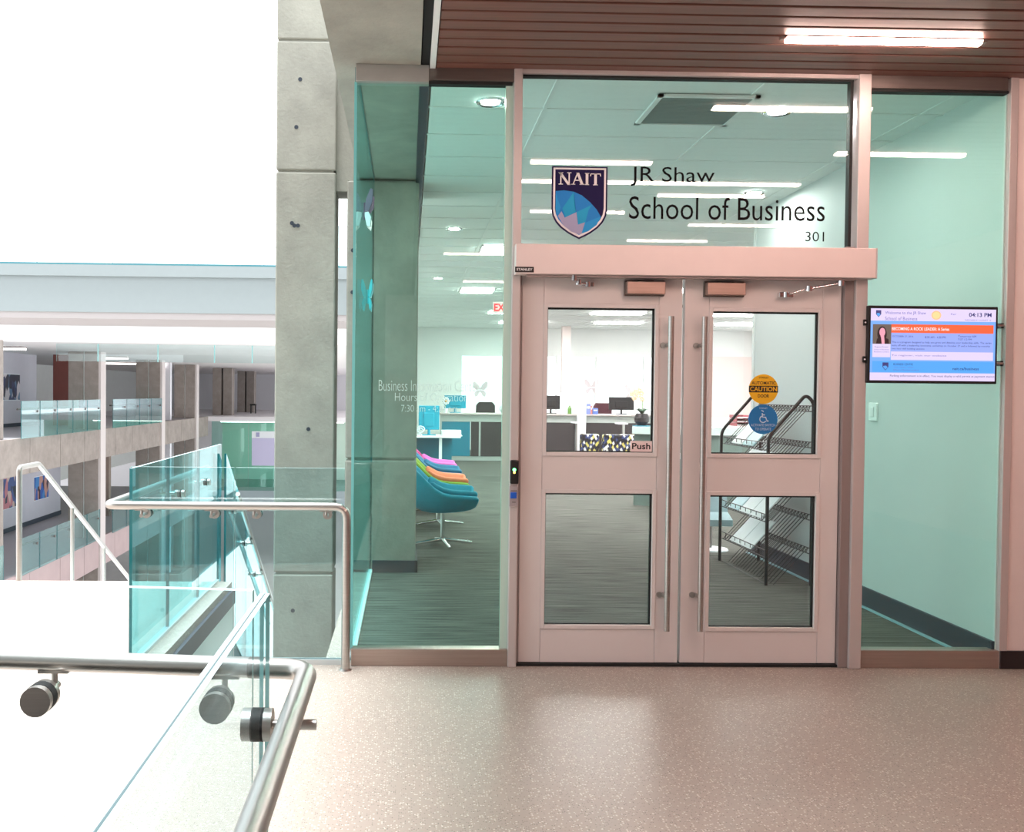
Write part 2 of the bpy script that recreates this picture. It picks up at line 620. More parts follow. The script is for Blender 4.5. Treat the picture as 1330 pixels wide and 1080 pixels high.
# ---------------------------------------------------------------- ceilings
cl = tag(B('ceiling', (-0.42, -12, 3.62), (9.6, 20.4, 4.2), CONC), 'slab over corridor and office with hung ceilings below', 'ceiling', kind='structure')
TILEW, TILED = 1.175, 0.61
GX, GY = 0.83, 0.02
for (w, d), xs, ys in (((TILEW, TILED), range(0, 5), range(0, 11)),):
    tile0 = None
    for j in ys:
        for i in xs:
            x0, y0 = GX + i * TILEW, GY + j * TILED
            if i == 1 and j == 0:
                pass
            if tile0 is None:
                mb = MB(); mb.box((x0 + .012, y0 + .012, 3.278), (x0 + w - .012, y0 + d - .012, 3.295), CEILT)
                tile0 = mb.build('ceiling_tile', cl)
            else:
                repeat(tile0, cl, [(x0 - GX, y0 - GY, 0)])
x0 = 0.11
mb = MB(); mb.box((x0 + .01, GY + .012, 3.278), (GX - .012, GY + TILED - .012, 3.295), CEILT)
t1 = mb.build('ceiling_tile', cl)
repeat(t1, cl, [(0, j * TILED, 0) for j in range(1, 11)])
for x in [GX + i * TILEW for i in range(0, 6)]:
    B('ceiling_bar', (x - .012, 0.02, 3.272), (x + .012, 20.2, 3.285), TBAR, cl)
cross0 = B('ceiling_bar', (0.11, GY - .012, 3.273), (9.5, GY + .012, 3.284), TBAR, cl)
repeat(cross0, cl, [(0, j * TILED, 0) for j in range(1, 33)])
B('far_tiles', (0.11, GY + 11 * TILED + .012, 3.279), (9.5, 20.2, 3.296), CEILT, cl)
B('far_tiles', (GX + 5 * TILEW + .012, GY, 3.279), (9.5, GY + 11 * TILED, 3.296), CEILT, cl)
B('edge_reveal', (0.05, 0.02, 3.27), (0.11, 20.2, 3.62), mat('navy_reveal', (22, 34, 48), 0.4), cl)

wc = tag(B('ceiling', (0.12, -12, 3.42), (6.2, -0.0, 3.45), DARKCAV), 'reddish brown wood plank ceiling over the corridor', 'ceiling', kind='structure')
plank = B('plank', (0.14, -0.0995, 3.290), (6.2, -0.0, 3.312), WOOD, wc, bevel=0.004)
repeat(plank, wc, [(0, -0.1155 * j, random.uniform(-.0008, .0008)) for j in range(1, 104)])
B('edge_trim', (0.105, -12, 3.285), (0.135, 0.0, 3.45), mat('white_trim', (238, 240, 240), 0.35), wc)
B('edge_reveal', (0.06, -12, 3.31), (0.105, 0.0, 3.62), DARKCAV, wc)

# beam along the glass side, columns
bm = tag(B('concrete_beam', (-0.42, -12, 3.305), (0.055, 3.75, 3.62), CONC), 'concrete beam running over the glass corner towards the camera', 'beam', kind='structure')


def column(x0, x1, y0, y1, lifts, name, label, holes=(), mt=CONC, group=None):
    t = thing(name, ((x0 + x1) / 2, (y0 + y1) / 2, lifts[0]), label, 'column', group)
    g = 0.009
    for a, b in zip(lifts, lifts[1:]):
        B('concrete_lift', (x0, y0, a + g), (x1, y1, b - g), mt, t, bevel=0.012)
    B('core', (x0 + .02, y0 + .02, lifts[0]), (x1 - .02, y1 - .02, lifts[-1]), mt, t)
    for hx, hz in holes:
        mb = MB(); mb.lathe([(0.0, -0.001), (0.017, -0.001), (0.017, 0.006), (0.0, 0.006)], (hx, y0 - .002, hz), DARKBASE, 14, 'y')
        mb.build('tie_hole', t)
    return t


column(-1.115, -0.617, 2.7, 3.05, [-8.6, -3.0, -0.015, 3.355, 4.44, 9.0], 'concrete_column', 'tall grey concrete column standing in the void left of the glass office',
       [(-.92, 4.114), (-.949, 3.718), (-.949, -.33), (-.96, 2.9), (-.93, 2.9), (-.98, 2.92), (-.83, 1.2)])
cb = column(-0.52, 0.08, 2.7, 3.4, [-8.6, -3.0, 0.0, 0.95, 3.29], 'concrete_column', 'concrete column enclosed by the glass office corner behind the left pane',
            [(-.47, 2.7), (-.47, 2.35)])
B('base_board', (-.285, 2.682, 0.0), (.095, 2.70, .1), DARKBASE, cb)
B('base_board', (.08, 2.682, 0.0), (.095, 3.4, .1), DARKBASE, cb)
wb = MB(); wb.box((-0.617, 2.74, 3.2), (-0.52, 3.05, 9.0), CONC); wb.box((-0.52, 2.74, 3.29), (-0.42, 3.05, 9.0), CONC)
tag(wb.build('concrete_beam'), 'short concrete web joining the two columns above the slit', 'beam', kind='structure')

# ---------------------------------------------------------------- walls of office and corridor
OFFW = mat('office_paint', (212, 216, 214), 0.6, var=0.012, scale=3)
wr = tag(B('wall_right', (3.32, 0.0, 0), (3.44, 3.76, 3.285), OFFW), 'white office wall on the right behind the narrow glass pane', 'wall', kind='structure')
B('end_trim', (3.31, 3.74, 0), (3.45, 3.79, 3.285), WHITE, wr)
bb = MB(); bb.box((3.303, 0.0, 0), (3.32, 3.79, 0.145), DARKBASE)
bb = tag(bb.build('baseboard_right'), 'dark slate baseboard along the white office wall', 'baseboard', kind='structure')
B('carpet_bead', (3.285, 0.02, 0), (3.303, 3.79, 0.012), mat('pale_bead', (150, 190, 200), .5), bb)
wb = MB()
wb.box((-.3, 20.0, 0), (9.6, 20.2, .95), WHITE)
wb.box((-.3, 20.0, 2.58), (9.6, 20.2, 3.29), WHITE)
wb.box((-.3, 20.0, .95), (1.40, 20.2, 2.58), WHITE)
wb.box((7.0, 20.0, .95), (9.6, 20.2, 2.58), WARMW)
tag(wb.build('wall_back'), 'far office wall with a band of bright windows', 'wall', kind='structure')
tag(B('wall_left', (-.30, 3.78, 0), (-.18, 20.2, 3.6), WHITE), 'office wall towards the atrium hidden behind the column', 'wall', kind='structure')
wb = MB()
wb.box((9.5, 0, 0), (9.6, 20.2, .6), WARMW)
wb.box((9.5, 0, 3.0), (9.6, 20.2, 3.6), WARMW)
for yy in (0, 3.6, 7.4, 11.2, 15.0, 19.4):  # gaps between the piers are added openings, for daylight on the ceiling
    wb.box((9.5, yy, .6), (9.6, yy + .8, 3.0), WARMW)
tag(wb.build('wall_right'), 'far right wall of the office with openings added to let in daylight', 'wall', kind='structure')
tag(B('wall_right', (8.35, 14.2, 0), (8.75, 14.6, 3.285), WARMW), 'pale pier at the far right of the office', 'pier', kind='structure')
tag(B('wall_front', (3.372, -0.02, 0), (6.2, 0.14, 3.32), WARMW), 'pinkish corridor wall right of the glass front', 'wall', kind='structure')
tag(B('baseboard_front', (3.33, -0.038, 0), (6.2, -0.02, 0.1), BLACKBASE, bevel=.003), 'black baseboard under the pinkish corridor wall', 'baseboard', kind='structure')
tag(B('wall_right', (6.2, -12, 0), (6.35, 0.14, 3.6), mat('coral_wall', (214, 150, 138), 0.6, var=.02)), 'coral painted corridor wall at the far right', 'wall', kind='structure')
tag(B('wall_behind', (-.42, -12.2, 0), (6.35, -12, 3.6), WARMW), 'plain corridor wall behind the viewpoint', 'wall', kind='structure')
tag(B('wall_behind', (-16, -12.4, -9), (-.42, -12.1, 15), mat('light_blocking_wall', (120, 122, 120), .8, var=.05)), 'unseen grey wall added behind the viewpoint to cut the light from there', 'wall', kind='structure')  # added out of view to cut the light from behind

# ---------------------------------------------------------------- window_1: back window band with glass and mullions
w1 = thing('window_1', (4.2, 20.0, .95), 'wide bright window band in the far office wall', 'window', kind='structure')
for x in (1.40, 2.66, 3.98, 5.05, 6.35, 6.96):
    B('mullion', (x, 20.0, .95), (x + .05, 20.1, 2.58), WHITE, w1)
for z in (.95, 2.53):
    B('window_rail', (1.4, 19.98, z), (7.0, 20.1, z + .05), WHITE, w1)
pane('pane', (1.42, 20.06, .97), (6.98, 20.08, 2.56), G_DOOR, w1)
tag(B('trim_1', (3.98, 19.0, 1.55), (4.20, 19.2, 3.28), WARMW), 'pale pilaster hanging in front of the far windows', 'trim', kind='structure')

# ================================================================ THE GLASS FRONT
# window_2: left pane, its header and sill
w2 = thing('window_2', (0.13, 0, 0), 'tall green tinted glass pane left of the double doors', 'window', kind='structure')
pane('pane', (-0.295, 0.0, 0.09), (0.545, 0.012, 3.225), G_FRONT, w2, edge=mat('edge_mint', (170, 214, 200), .2))
B('header', (-0.30, -0.03, 3.212), (0.10, 0.05, 3.305), mat('pale_steel_header', (166, 166, 162), 0.5, metal=0.2, var=0.06, scale=10), w2, bevel=.003)
B('header', (0.10, -0.03, 3.222), (0.567, 0.05, 3.292), STEELD, w2, bevel=.003)
B('sill', (-0.30, -0.03, 0.0), (0.567, 0.05, 0.095), SILL, w2, bevel=.004)
B('edge_strip', (0.525, -0.005, 0.09), (0.567, 0.03, 3.222), mat('mint_strip', (190, 214, 202), .25), w2)
B('header_reveal', (0.10, -0.02, 3.205), (0.56, 0.03, 3.224), RUBBER, w2)

# window_3: side glass, seen edge-on
w3 = thing('window_3', (-0.295, 1.35, 0), 'teal glass wall seen almost edge-on between corner and column', 'window', kind='structure')
pane('pane', (-0.305, 0.014, 0.02), (-0.293, 2.70, 3.30), G_SIDE, w3)
B('floor_channel', (-0.315, 0.05, 0.0), (-0.283, 2.70, 0.025), mat('white_channel', (225, 232, 232), .4), w3)
B('corner_edge', (-0.308, -0.002, 0.09), (-0.293, 0.014, 3.215), mat('edge_teal', (120, 196, 196), .2), w3)

# window_4: right pane
w4 = thing('window_4', (2.95, 0, 0), 'tall green tinted glass pane right of the double doors', 'window', kind='structure')
pane('pane', (2.537, 0.0, 0.09), (3.327, 0.012, 3.225), G_FRONT, w4, edge=mat('edge_mint', (170, 214, 200), .2))
B('header', (2.537, -0.03, 3.218), (3.31, 0.05, 3.292), STEELD, w4, bevel=.003)
B('sill', (2.537, -0.03, 0.0), (3.33, 0.05, 0.10), SILL, w4, bevel=.004)
B('header_reveal', (2.537, -0.02, 3.205), (3.32, 0.03, 3.22), RUBBER, w4)
B('side_channel', (3.327, -0.03, 0.0), (3.372, 0.05, 3.292), FRAMEP, w4, bevel=.003)

# window_5: transom
w5 = thing('window_5', (1.53, 0, 2.33), 'wide clear transom glass above the double doors', 'window', kind='structure')
pane('pane', (0.618, 0.0, 2.33), (2.445, 0.012, 3.262), G_TRANS, w5)
B('gasket', (0.613, -0.012, 3.258), (2.455, 0.03, 3.272), RUBBER, w5)
B('gasket', (2.438, -0.012, 2.33), (2.454, 0.03, 3.26), RUBBER, w5)
B('head_rail', (0.567, -0.035, 3.268), (2.537, 0.06, 3.29), FRAMEP, w5, bevel=.002)

# door frame
fr = thing('trim_2', (1.53, 0, 0), 'pinkish grey aluminium posts framing the double doors', 'door frame', kind='structure')
B('post', (0.567, -0.045, 0.0), (0.614, 0.09, 3.29), FRAMEP, fr, bevel=.004)
B('post', (2.470, -0.05, 0.0), (2.537, 0.09, 3.29), FRAMEP, fr, bevel=.004)
B('post_return', (2.418, -0.03, 0.0), (2.470, 0.09, 2.345), mat('jamb_grey', (150, 138, 136), .4, metal=.3), fr, bevel=.003)
B('door_stop', (0.614, 0.0, 0.0), (0.628, 0.09, 2.345), mat('jamb_grey', (150, 138, 136)), fr)
B('head', (0.614, -0.02, 2.172), (2.47, 0.09, 2.34), FRAMEP, fr, bevel=.003)
B('threshold', (0.614, -0.02, 0.0), (2.418, 0.08, 0.014), RUBBER, fr)


def leaf(n, x0, x1, gx0, gx1, label, hx, rows):
    d = thing('door_%d' % n, ((x0 + x1) / 2, 0.02, 0.018), label, 'door', kind='structure')
    ya, yb = 0.0, 0.045
    B('stile', (x0, ya, .018), (gx0 - .022, yb, 2.168), DOORP, d, bevel=.002)
    B('stile', (gx1 + .022, ya, .018), (x1, yb, 2.168), DOORP, d, bevel=.002)
    zs = [.018] + [z for r in rows for z in (r[0] - .022, r[1] + .022)] + [2.168]
    for k in range(0, len(zs), 2):
        B('rail', (gx0 - .0205, ya + .001, zs[k]), (gx1 + .0205, yb - .001, zs[k + 1]), DOORP, d)
    for z0, z1 in rows:
        fx = MB()
        for a, b in (((gx0 - .022, z0 - .022), (gx0, z1 + .022)), ((gx1, z0 - .022), (gx1 + .022, z1 + .022)), ((gx0, z1), (gx1, z1 + .022)), ((gx0, z0 - .022), (gx1, z0))):
            fx.box((a[0], ya - .006, a[1]), (b[0], yb, b[1]), DOORP)
        fx.build('glazing_bead', d, bevel=.002)
        gk = MB()
        gk.box((gx0, .012, z1 - .009), (gx1, .03, z1), RUBBER)
        gk.box((gx1 - .009, .012, z0), (gx1, .03, z1), RUBBER)
        gk.box((gx0, .012, z0), (gx1, .03, z0 + .006), RUBBER)
        gk.box((gx0, .012, z0), (gx0 + .004, .03, z1), RUBBER)
        gk.build('gasket', d)
        pane('pane', (gx0 + .002, .018, z0 + .002), (gx1 - .002, .026, z1 - .002), G_DOOR, d)
    h = MB(); h.tube([(hx, -.075, .213), (hx, -.075, 1.945)], .0155, STEEL, 16)
    h = tag(h.build('pull_handle', d), 'long brushed steel bar')
    for z in (.40, 1.79):
        k = MB(); k.tube([(hx, -.07, z), (hx - .006, .0, z)], .011, STEEL, 12)
        k.tube([(hx - .025, -.012, z), (hx - .025, .0, z)], .016, STEEL, 12)
        k.build('standoff', h)
    return d


d1 = leaf(1, 0.630, 1.522, 0.772, 1.370, 'left pinkish grey door leaf with two glass lights and the Push sign', 1.440, [(.228, .963), (1.192, 1.993)])
d2 = leaf(2, 1.536, 2.414, 1.694, 2.288, 'right pinkish grey door leaf with two glass lights and the round stickers', 1.625, [(.218, .957), (1.190, 1.982)])

# operator box above the doors
op = thing('door_operator', (1.56, -.06, 2.16), 'long pinkish metal door operator box above the double doors', 'door operator')
B('housing', (0.578, -.12, 2.162), (2.545, -.036, 2.324), OPERP, op, bevel=.003)
B('end_cap', (2.545, -.121, 2.160), (2.552, -.036, 2.326), FRAMEP, op, bevel=.002)
B('underside_track', (0.64, -.10, 2.150), (2.44, -.05, 2.162), mat('jamb_grey', (150, 138, 136)), op)
B('maker_plate', (0.574, -.1215, 2.169), (0.676, -.12, 2.199), BLACK, op)
text('STANLEY', 0.582, 0.668, 2.178, 2.191, -.1225, mat('white_print', (240, 240, 240), .5), op, bold=.02)


def arm(pts, name, label, shoe):
    a = thing(name, pts[0], label, 'door closer')
    mb = MB(); mb.tube(pts[:2], .009, CHROME, 10); mb.build('lever', a)
    mb = MB(); mb.tube(pts[1:3], .007, CHROME, 10); mb.build('rod', a)
    for p in pts[:3]:
        mb = MB(); mb.lathe([(0, -.016), (.017, -.014), (.017, .014), (0, .016)], p, CHROME, 14); mb.build('pivot', a)
    B('shoe', shoe[0], shoe[1], CHROME, a, bevel=.004)
    return a


arm([(0.90, -.09, 2.145), (0.93, -.07, 2.125), (0.985, -.035, 2.118)], 'closer_arm', 'short chrome closer arm at the top of the left door', ((.955, -.035, 2.105), (1.02, -.001, 2.132)))
arm([(2.37, -.085, 2.135), (2.20, -.07, 2.105), (2.09, -.03, 2.075)], 'closer_arm', 'bent chrome closer arm at the top right of the right door', ((2.05, -.035, 2.06), (2.13, -.001, 2.09)))
for x0, lb in ((1.198, 'brushed steel sensor box at the top of the left door'), (1.642, 'brushed steel sensor box at the top of the right door')):
    t = thing('sensor_box', (x0 + .11, -.03, 2.06), lb, 'sensor', 'steel boxes on the door heads')
    B('housing', (x0, -.062, 2.066), (x0 + .212, -.001, 2.136), mat('copper_steel', (176, 152, 142), .34, metal=.85, var=.08, scale=14, stretch=(.4, 1, 5)), t, bevel=.004)
    B('back_plate', (x0 - .006, -.02, 2.060), (x0 + .218, .0, 2.146), STEELD, t, bevel=.002)
    B('slot', (x0 + .06, -.045, 2.1365), (x0 + .15, -.02, 2.143), BLACK, t)

# card reader and switch on the left post
t = thing('card_reader', (.59, -.05, 1.02), 'black card reader with a green light on the left door post', 'card reader')
B('case', (.567, -.068, 1.018), (.614, -.045, 1.148), BLACK, t, bevel=.006)
mb = MB(); mb.lathe([(0, -.004), (.006, -.003), (.009, 0)], (.589, -.069, 1.096), emitter('led_green', (.1, 1, .25), 7), 16, 'y'); mb.build('status_light', t)
mb = MB(); mb.lathe([(0, -.003), (.004, -.002), (.006, 0)], (.589, -.069, 1.081), emitter('led_amber', (1, .75, .1), 5), 16, 'y'); mb.build('status_light', t)
t = thing('push_button', (.59, -.05, .89), 'small grey switch plate with a blue button below the card reader', 'switch')
B('plate', (.565, -.056, .893), (.611, -.045, 1.005), mat('grey_plate', (176, 168, 170), .4, metal=.5), t, bevel=.002)
B('button', (.570, -.066, .938), (.604, -.056, .972), mat('blue_button', (28, 92, 196), .35), t, bevel=.003)
B('plate_print', (.572, -.0565, .978), (.606, -.0558, .981), BLACK, t)
B('plate_print', (.580, -.0565, .915), (.600, -.0558, .918), BLACK, t)

# ---------------------------------------------------------------- lettering on the transom
INK = mat('black_vinyl', (16, 10, 12), .7, spec=.1)
t = thing('name_lettering', (1.76, -.002, 2.37), 'large black lettering naming the school on the transom glass', 'sign')
text('JR Shaw', 1.222, 1.690, 2.668, 2.776, -.002, INK, t, bold=-.002)
text('School of Business', 1.216, 2.310, 2.487, 2.612, -.002, INK, t, bold=-.002)
text('301', 2.203, 2.308, 2.376, 2.430, -.002, INK, t, bold=-.004)

# shield
t = thing('shield_emblem', (.94, -.002, 2.371), 'dark blue shield emblem with NAIT in white letters on the transom glass', 'emblem')
NAVY = mat('navy_vinyl', (28, 20, 72), .6, spec=.2); WV = mat('white_vinyl', (244, 240, 244), .45)
BL1 = mat('blue_vinyl', (0, 134, 216), .6); BL2 = mat('cyan_vinyl', (0, 166, 216), .6); BL3 = mat('sky_vinyl', (14, 156, 226), .6); GRY = mat('grey_vinyl', (166, 166, 202), .45)
SX, SZ, SW, SH = .785, 2.371, .309, .400


def sp(px, py):
    """coordinates of the emblem drawing, 670 wide and 905 high"""
    return (SX + (px - 155) / 670 * SW, SZ + (1 - (py - 95) / 905) * SH)


half = [(825, 95), (825, 640), (812, 715), (775, 790), (715, 860), (630, 925), (560, 965), (490, 1000)]
outl = half + [(980 - x, y) for x, y in reversed(half[:-1])]


def inset(k, dy=0):
    cx, cy = 490, 480
    return [(cx + (x - cx) * k, cy + (y - cy) * (1 - (1 - k) * .82) + dy) for x, y in outl]


flat([sp(*p) for p in outl], -.0015, NAVY, t, 'outline')
flat([sp(*p) for p in inset(.945)], -.0022, WV, t, 'white_border')
inn = inset(.875)
flat([sp(*p) for p in inn], -.0029, NAVY, t, 'field')
dome = [(203, 405), (300, 395), (420, 410), (520, 455), (620, 540), (700, 630), (752, 720)] + [p for p in inn if p[1] > 715 and p[0] > 490] + [inn[7]] + [p for p in inn if p[1] > 640 and p[0] < 490]
flat([sp(*p) for p in dome], -.0036, BL1, t, 'dome')
for pl, mm in (([(203, 430), (265, 610), (232, 700), (203, 640)], BL3), ([(420, 412), (450, 660), (325, 730), (285, 620)], BL2), ([(640, 570), (600, 640), (565, 790), (480, 815), (455, 665)], BL2),
               ([(748, 715), (560, 795), (520, 930), (600, 900), (700, 820)], BL3), ([(420, 412), (520, 455), (440, 640)], BL1)):
    flat([sp(*p) for p in pl], -.0042, mm, t, 'facet')
flat([sp(*p) for p in [(232, 715), (275, 655), (315, 735), (455, 665), (475, 820), (560, 790), (520, 930), (490, 940), (400, 910), (300, 830)]], -.0048, GRY, t, 'peaks')


def stroke(a, b, w):
    ax, ay = a; bx, by = b
    return [(ax - w / 2, ay), (ax + w / 2, ay), (bx + w / 2, by), (bx - w / 2, by)]


NL = [stroke((262, 182), (262, 328), 15), stroke((250, 178), (362, 334), 36), stroke((362, 182), (362, 334), 15), [(236, 178), (290, 178), (290, 188), (236, 188)], [(236, 320), (288, 320), (288, 330), (236, 330)], [(336, 178), (388, 178), (388, 188), (336, 188)],
      stroke((464, 180), (408, 330), 15), stroke((464, 180), (520, 330), 34), [(424, 268), (506, 268), (506, 281), (424, 281)], [(386, 320), (436, 320), (436, 330), (386, 330)], [(488, 320), (548, 320), (548, 330), (488, 330)],
      stroke((577, 182), (577, 330), 32), [(552, 182), (602, 182), (602, 192), (552, 192)], [(552, 322), (602, 322), (602, 332), (552, 332)],
      stroke((679, 186), (679, 332), 32), [(618, 186), (740, 186), (740, 198), (618, 198)], stroke((624, 186), (618, 222), 12), stroke((734, 186), (740, 222), 12), [(652, 324), (708, 324), (708, 334), (652, 334)]]
mb = MB()
for pl in NL:
    q = [sp(x, y - 6) for x, y in pl]
    ar = sum(q[i][0] * q[(i + 1) % 4][1] - q[(i + 1) % 4][0] * q[i][1] for i in range(4))
    if ar < 0:
        q.reverse()
    mb.face([(x, -.0055, z) for x, z in q], WV)
mb.build('lettering', t)

# hours lettering on the left pane
ETCH = mat('etched_white', (205, 232, 226), .6)
t = thing('hours_lettering', (.117, -.002, 1.41), 'pale etched lettering with opening hours on the left glass pane', 'sign')
text('Business Information Center', -.160, .397, 1.522, 1.582, -.002, ETCH, t, bold=-.012)
text('Hours of Operation', -.070, .332, 1.452, 1.512, -.002, ETCH, t, bold=-.012)
text('7:30 am - 4:30 pm', -.035, .278, 1.395, 1.445, -.002, ETCH, t, bold=-.012)

# push sign, stickers
t = thing('push_sign', (1.306, .010, 1.193), 'pale Push sign in the lower right corner of the left door glass', 'sign')
B('plate', (1.246, .0105, 1.196), (1.366, .0165, 1.256), mat('pink_plate', (236, 214, 212), .5), t)
text('Push', 1.254, 1.357, 1.210, 1.245, .0100, mat('black_print', (22, 16, 18), .5), t, bold=.018)
YEL = mat('yellow_vinyl', (232, 178, 28), .45); BLU = mat('blue_vinyl_sticker', (30, 118, 182), .45); PR = mat('dark_print', (44, 32, 20), .5)
t = thing('caution_sticker', (1.99, .016, 1.47), 'round yellow automatic caution door sticker on the right door', 'sticker')
mb = MB(); mb.prism(disc(1.990, 1.5525, .0830, 40), 'y', .0165, .0178, YEL); mb.build('disc', t)
mb = MB(); mb.prism([(1.908, 1.534), (2.072, 1.534), (2.072, 1.571), (1.908, 1.571)], 'y', .0158, .0164, PR); mb.build('band', t)
text('CAUTION', 1.914, 2.066, 1.540, 1.566, .0150, YEL, t, bold=.02)
text('AUTOMATIC', 1.922, 2.058, 1.578, 1.596, .0150, PR, t, bold=.012)
text('DOOR', 1.958, 2.022, 1.505, 1.524, .0150, PR, t, bold=.02)
text('STANLEY', 1.964, 2.018, 1.612, 1.621, .0150, PR, t)
t = thing('access_sticker', (1.99, .016, 1.30), 'round blue wheelchair sticker below the yellow one on the right door', 'sticker')
mb = MB(); mb.prism(disc(1.990, 1.383, .0825, 40), 'y', .0165, .0178, BLU); mb.build('disc', t)
PW = mat('pale_print', (196, 216, 232), .5)
text('ACTIVATE SWITCH', 1.922, 2.058, 1.344, 1.358, .0150, PW, t)
text('TO OPERATE', 1.946, 2.036, 1.322, 1.336, .0150, PW, t)
text('STANLEY', 1.968, 2.014, 1.442, 1.450, .0150, PW, t)
mb = MB()
mb.tube([(1.985, .0155, 1.428), (1.987, .0155, 1.432)], .0075, PW, 10)
mb.tube([(1.985, .0150, 1.418), (1.986, .0150, 1.396), (2.004, .0150, 1.395), (2.012, .0150, 1.374), (2.020, .0150, 1.374)], .0036, PW, 8)
mb.tube([(1.985, .0150, 1.409), (2.000, .0150, 1.408)], .003, PW, 8)
mb.tube([(1.990 + .0185 * math.cos(a), .0150, 1.384 + .0185 * math.sin(a)) for a in [math.radians(115 + k * 14) for k in range(16)]], .0028, PW, 8)
mb.build('wheelchair_symbol', t)

# ---------------------------------------------------------------- information screen on the right pane
def scr(u, v):
    """screen drawing 1150 x 690 -> x, z"""
    return (2.543 + u / 1150 * .697, 2.002 - v / 690 * .395)


t = thing('information_screen', (2.89, -.06, 1.60), 'flat information screen mounted in front of the right glass pane', 'screen')
B('bezel', (2.530, -.075, 1.592), (3.252, -.035, 2.018), BLACK, t, bevel=.004)


def em(name, rgb, k=1.0):
    if name in MATS:
        return MATS[name]
    return emitter(name, lin(rgb)[:3], k)


E_BG = em('screen_blue', (118, 172, 250)); E_LIL = em('screen_lilac', (222, 208, 246)); E_DK = em('screen_navy', (58, 60, 120)); E_OR = em('screen_orange', (250, 98, 56)); E_MID = em('screen_mid', (150, 170, 246))
E_CY = em('screen_cyan', (80, 164, 244)); E_W = em('screen_white', (250, 236, 240)); E_SK = em('screen_skin', (240, 160, 180)); E_HAIR = em('screen_hair', (34, 14, 22)); E_PBG = em('screen_photo', (104, 92, 84)); E_SUN = em('screen_sun', (255, 196, 150)); E_SUN2 = em('screen_sun_core', (236, 216, 150))
YS = -.0755


def rect(u0, v0, u1, v1, mm, layer, name='picture_area'):
    a, b = scr(u0, v0), scr(u1, v1)
    flat([(a[0], a[1]), (b[0], a[1]), (b[0], b[1]), (a[0], b[1])], YS - .0002 * layer, mm, t, name)


rect(0, 0, 1150, 690, E_BG, 0, 'display')
rect(0, 0, 1150, 118, E_LIL, 1)
rect(20, 330, 185, 468, E_LIL, 1)
rect(190, 200, 1130, 420, E_MID, 1)
rect(190, 412, 1130, 492, E_LIL, 2)
rect(20, 505, 1140, 610, E_CY, 1)
rect(0, 616, 1150, 690, E_LIL, 1)
rect(190, 150, 1130, 232, E_OR, 2)
rect(20, 152, 190, 340, E_PBG, 2, 'portrait')


def blob(cu, cv, ru, rv, mm, layer):
    flat([scr(cu + ru * math.cos(2 * math.pi * i / 24), cv + rv * math.sin(2 * math.pi * i / 24)) for i in range(24)], YS - .0002 * layer, mm, t, 'portrait_print')


blob(105, 245, 44, 72, E_HAIR, 3)
blob(108, 228, 27, 42, E_SK, 4)
flat([scr(*p) for p in [(92, 262), (124, 262), (132, 340), (100, 340)]], YS - .0008, E_SK, t, 'portrait_print')
flat([scr(*p) for p in [(60, 290), (96, 275), (104, 340), (50, 340)]], YS - .0010, E_HAIR, t, 'portrait_print')
flat([scr(*p) for p in [(128, 275), (165, 295), (172, 340), (130, 340)]], YS - .0010, E_HAIR, t, 'portrait_print')
blob(600, 60, 46, 44, E_SUN, 3)
blob(600, 60, 34, 32, E_SUN2, 4)
for c, r in (((70, 50), 1.0), ((142, 555), 1.15)):
    flat([scr(c[0] + x * r, c[1] + y * r) for x, y in [(-24, -32), (24, -32), (24, 6), (0, 34), (-24, 6)]], YS - .0007, E_DK, t, 'shield_print')
    flat([scr(c[0] + x * r, c[1] + y * r) for x, y in [(-18, -2), (4, -6), (18, 8), (0, 28), (-18, 6)]], YS - .0009, E_CY, t, 'shield_print')


def st(s, u0, u1, v0, v1, mm, bold=0.0, layer=5):
    a, b = scr(u0, v1), scr(u1, v0)
    text(s, a[0], b[0], a[1], b[1], YS - .0002 * layer, mm, t, bold=bold)


E_T2 = em('screen_text_soft', (108, 100, 176)); E_T3 = em('screen_text_dark', (30, 40, 104))
st('Welcome to the JR Shaw', 130, 505, 26, 62, E_T2)
st('School of Business', 130, 425, 78, 112, E_T2)
st('04:13 PM', 900, 1108, 32, 72, E_T3, .02)
st('WEDNESDAY AUGUST 10', 862, 1104, 96, 110, E_T2)
st('Fair', 735, 785, 40, 56, E_T2)
st('BECOMING A ROCK LEADER: A Series', 196, 722, 178, 208, E_W, .015)
st('OCTOBER 27, 2016', 200, 392, 258, 276, E_T3)
st('8:30 AM - 4:30 PM', 500, 690, 262, 282, E_T3)
st('Tomorrow AM', 805, 970, 250, 270, E_T3)
st('7:07 1/2 PM', 805, 930, 280, 298, E_T3)
st('This is a program designed to help you grow and develop your leadership skills. The series', 196, 1112, 312, 336, E_T3)
st('kicks off with a leadership bootcamp workshop on October 27 and is followed by monthly', 196, 1100, 344, 366, E_T3)
st('two hour skill building sessions.', 196, 500, 376, 396, E_T3)
st('To register, visit our website', 196, 700, 440, 460, E_T2)
st('Program Director', 40, 168, 364, 378, E_T3)
st('School of Business', 36, 172, 388, 400, E_T2)
st('Business Centre', 36, 172, 410, 422, E_T2)
st('BUSINESS CENTRE', 215, 395, 524, 544, E_T3)
st('Your campus centre', 215, 400, 556, 570, E_T2)
st('School of Business students', 215, 450, 580, 594, E_T2)
st('nait.ca/business', 760, 1000, 558, 584, E_T3, .01)
st('Parking enforcement is in effect. You must display a valid permit at payment station', 185, 1145, 634, 660, E_T3)
for z in (1.925, 1.722):
    B('mount_tab', (2.511, -.062, z - .017), (2.532, -.05, z + .017), BLACK, t, bevel=.002)
    mb = MB(); mb.lathe([(0, -.003), (.0045, -.002), (.0045, 0)], (2.520, -.062, z), WV, 10, 'y'); mb.build('screw', t)
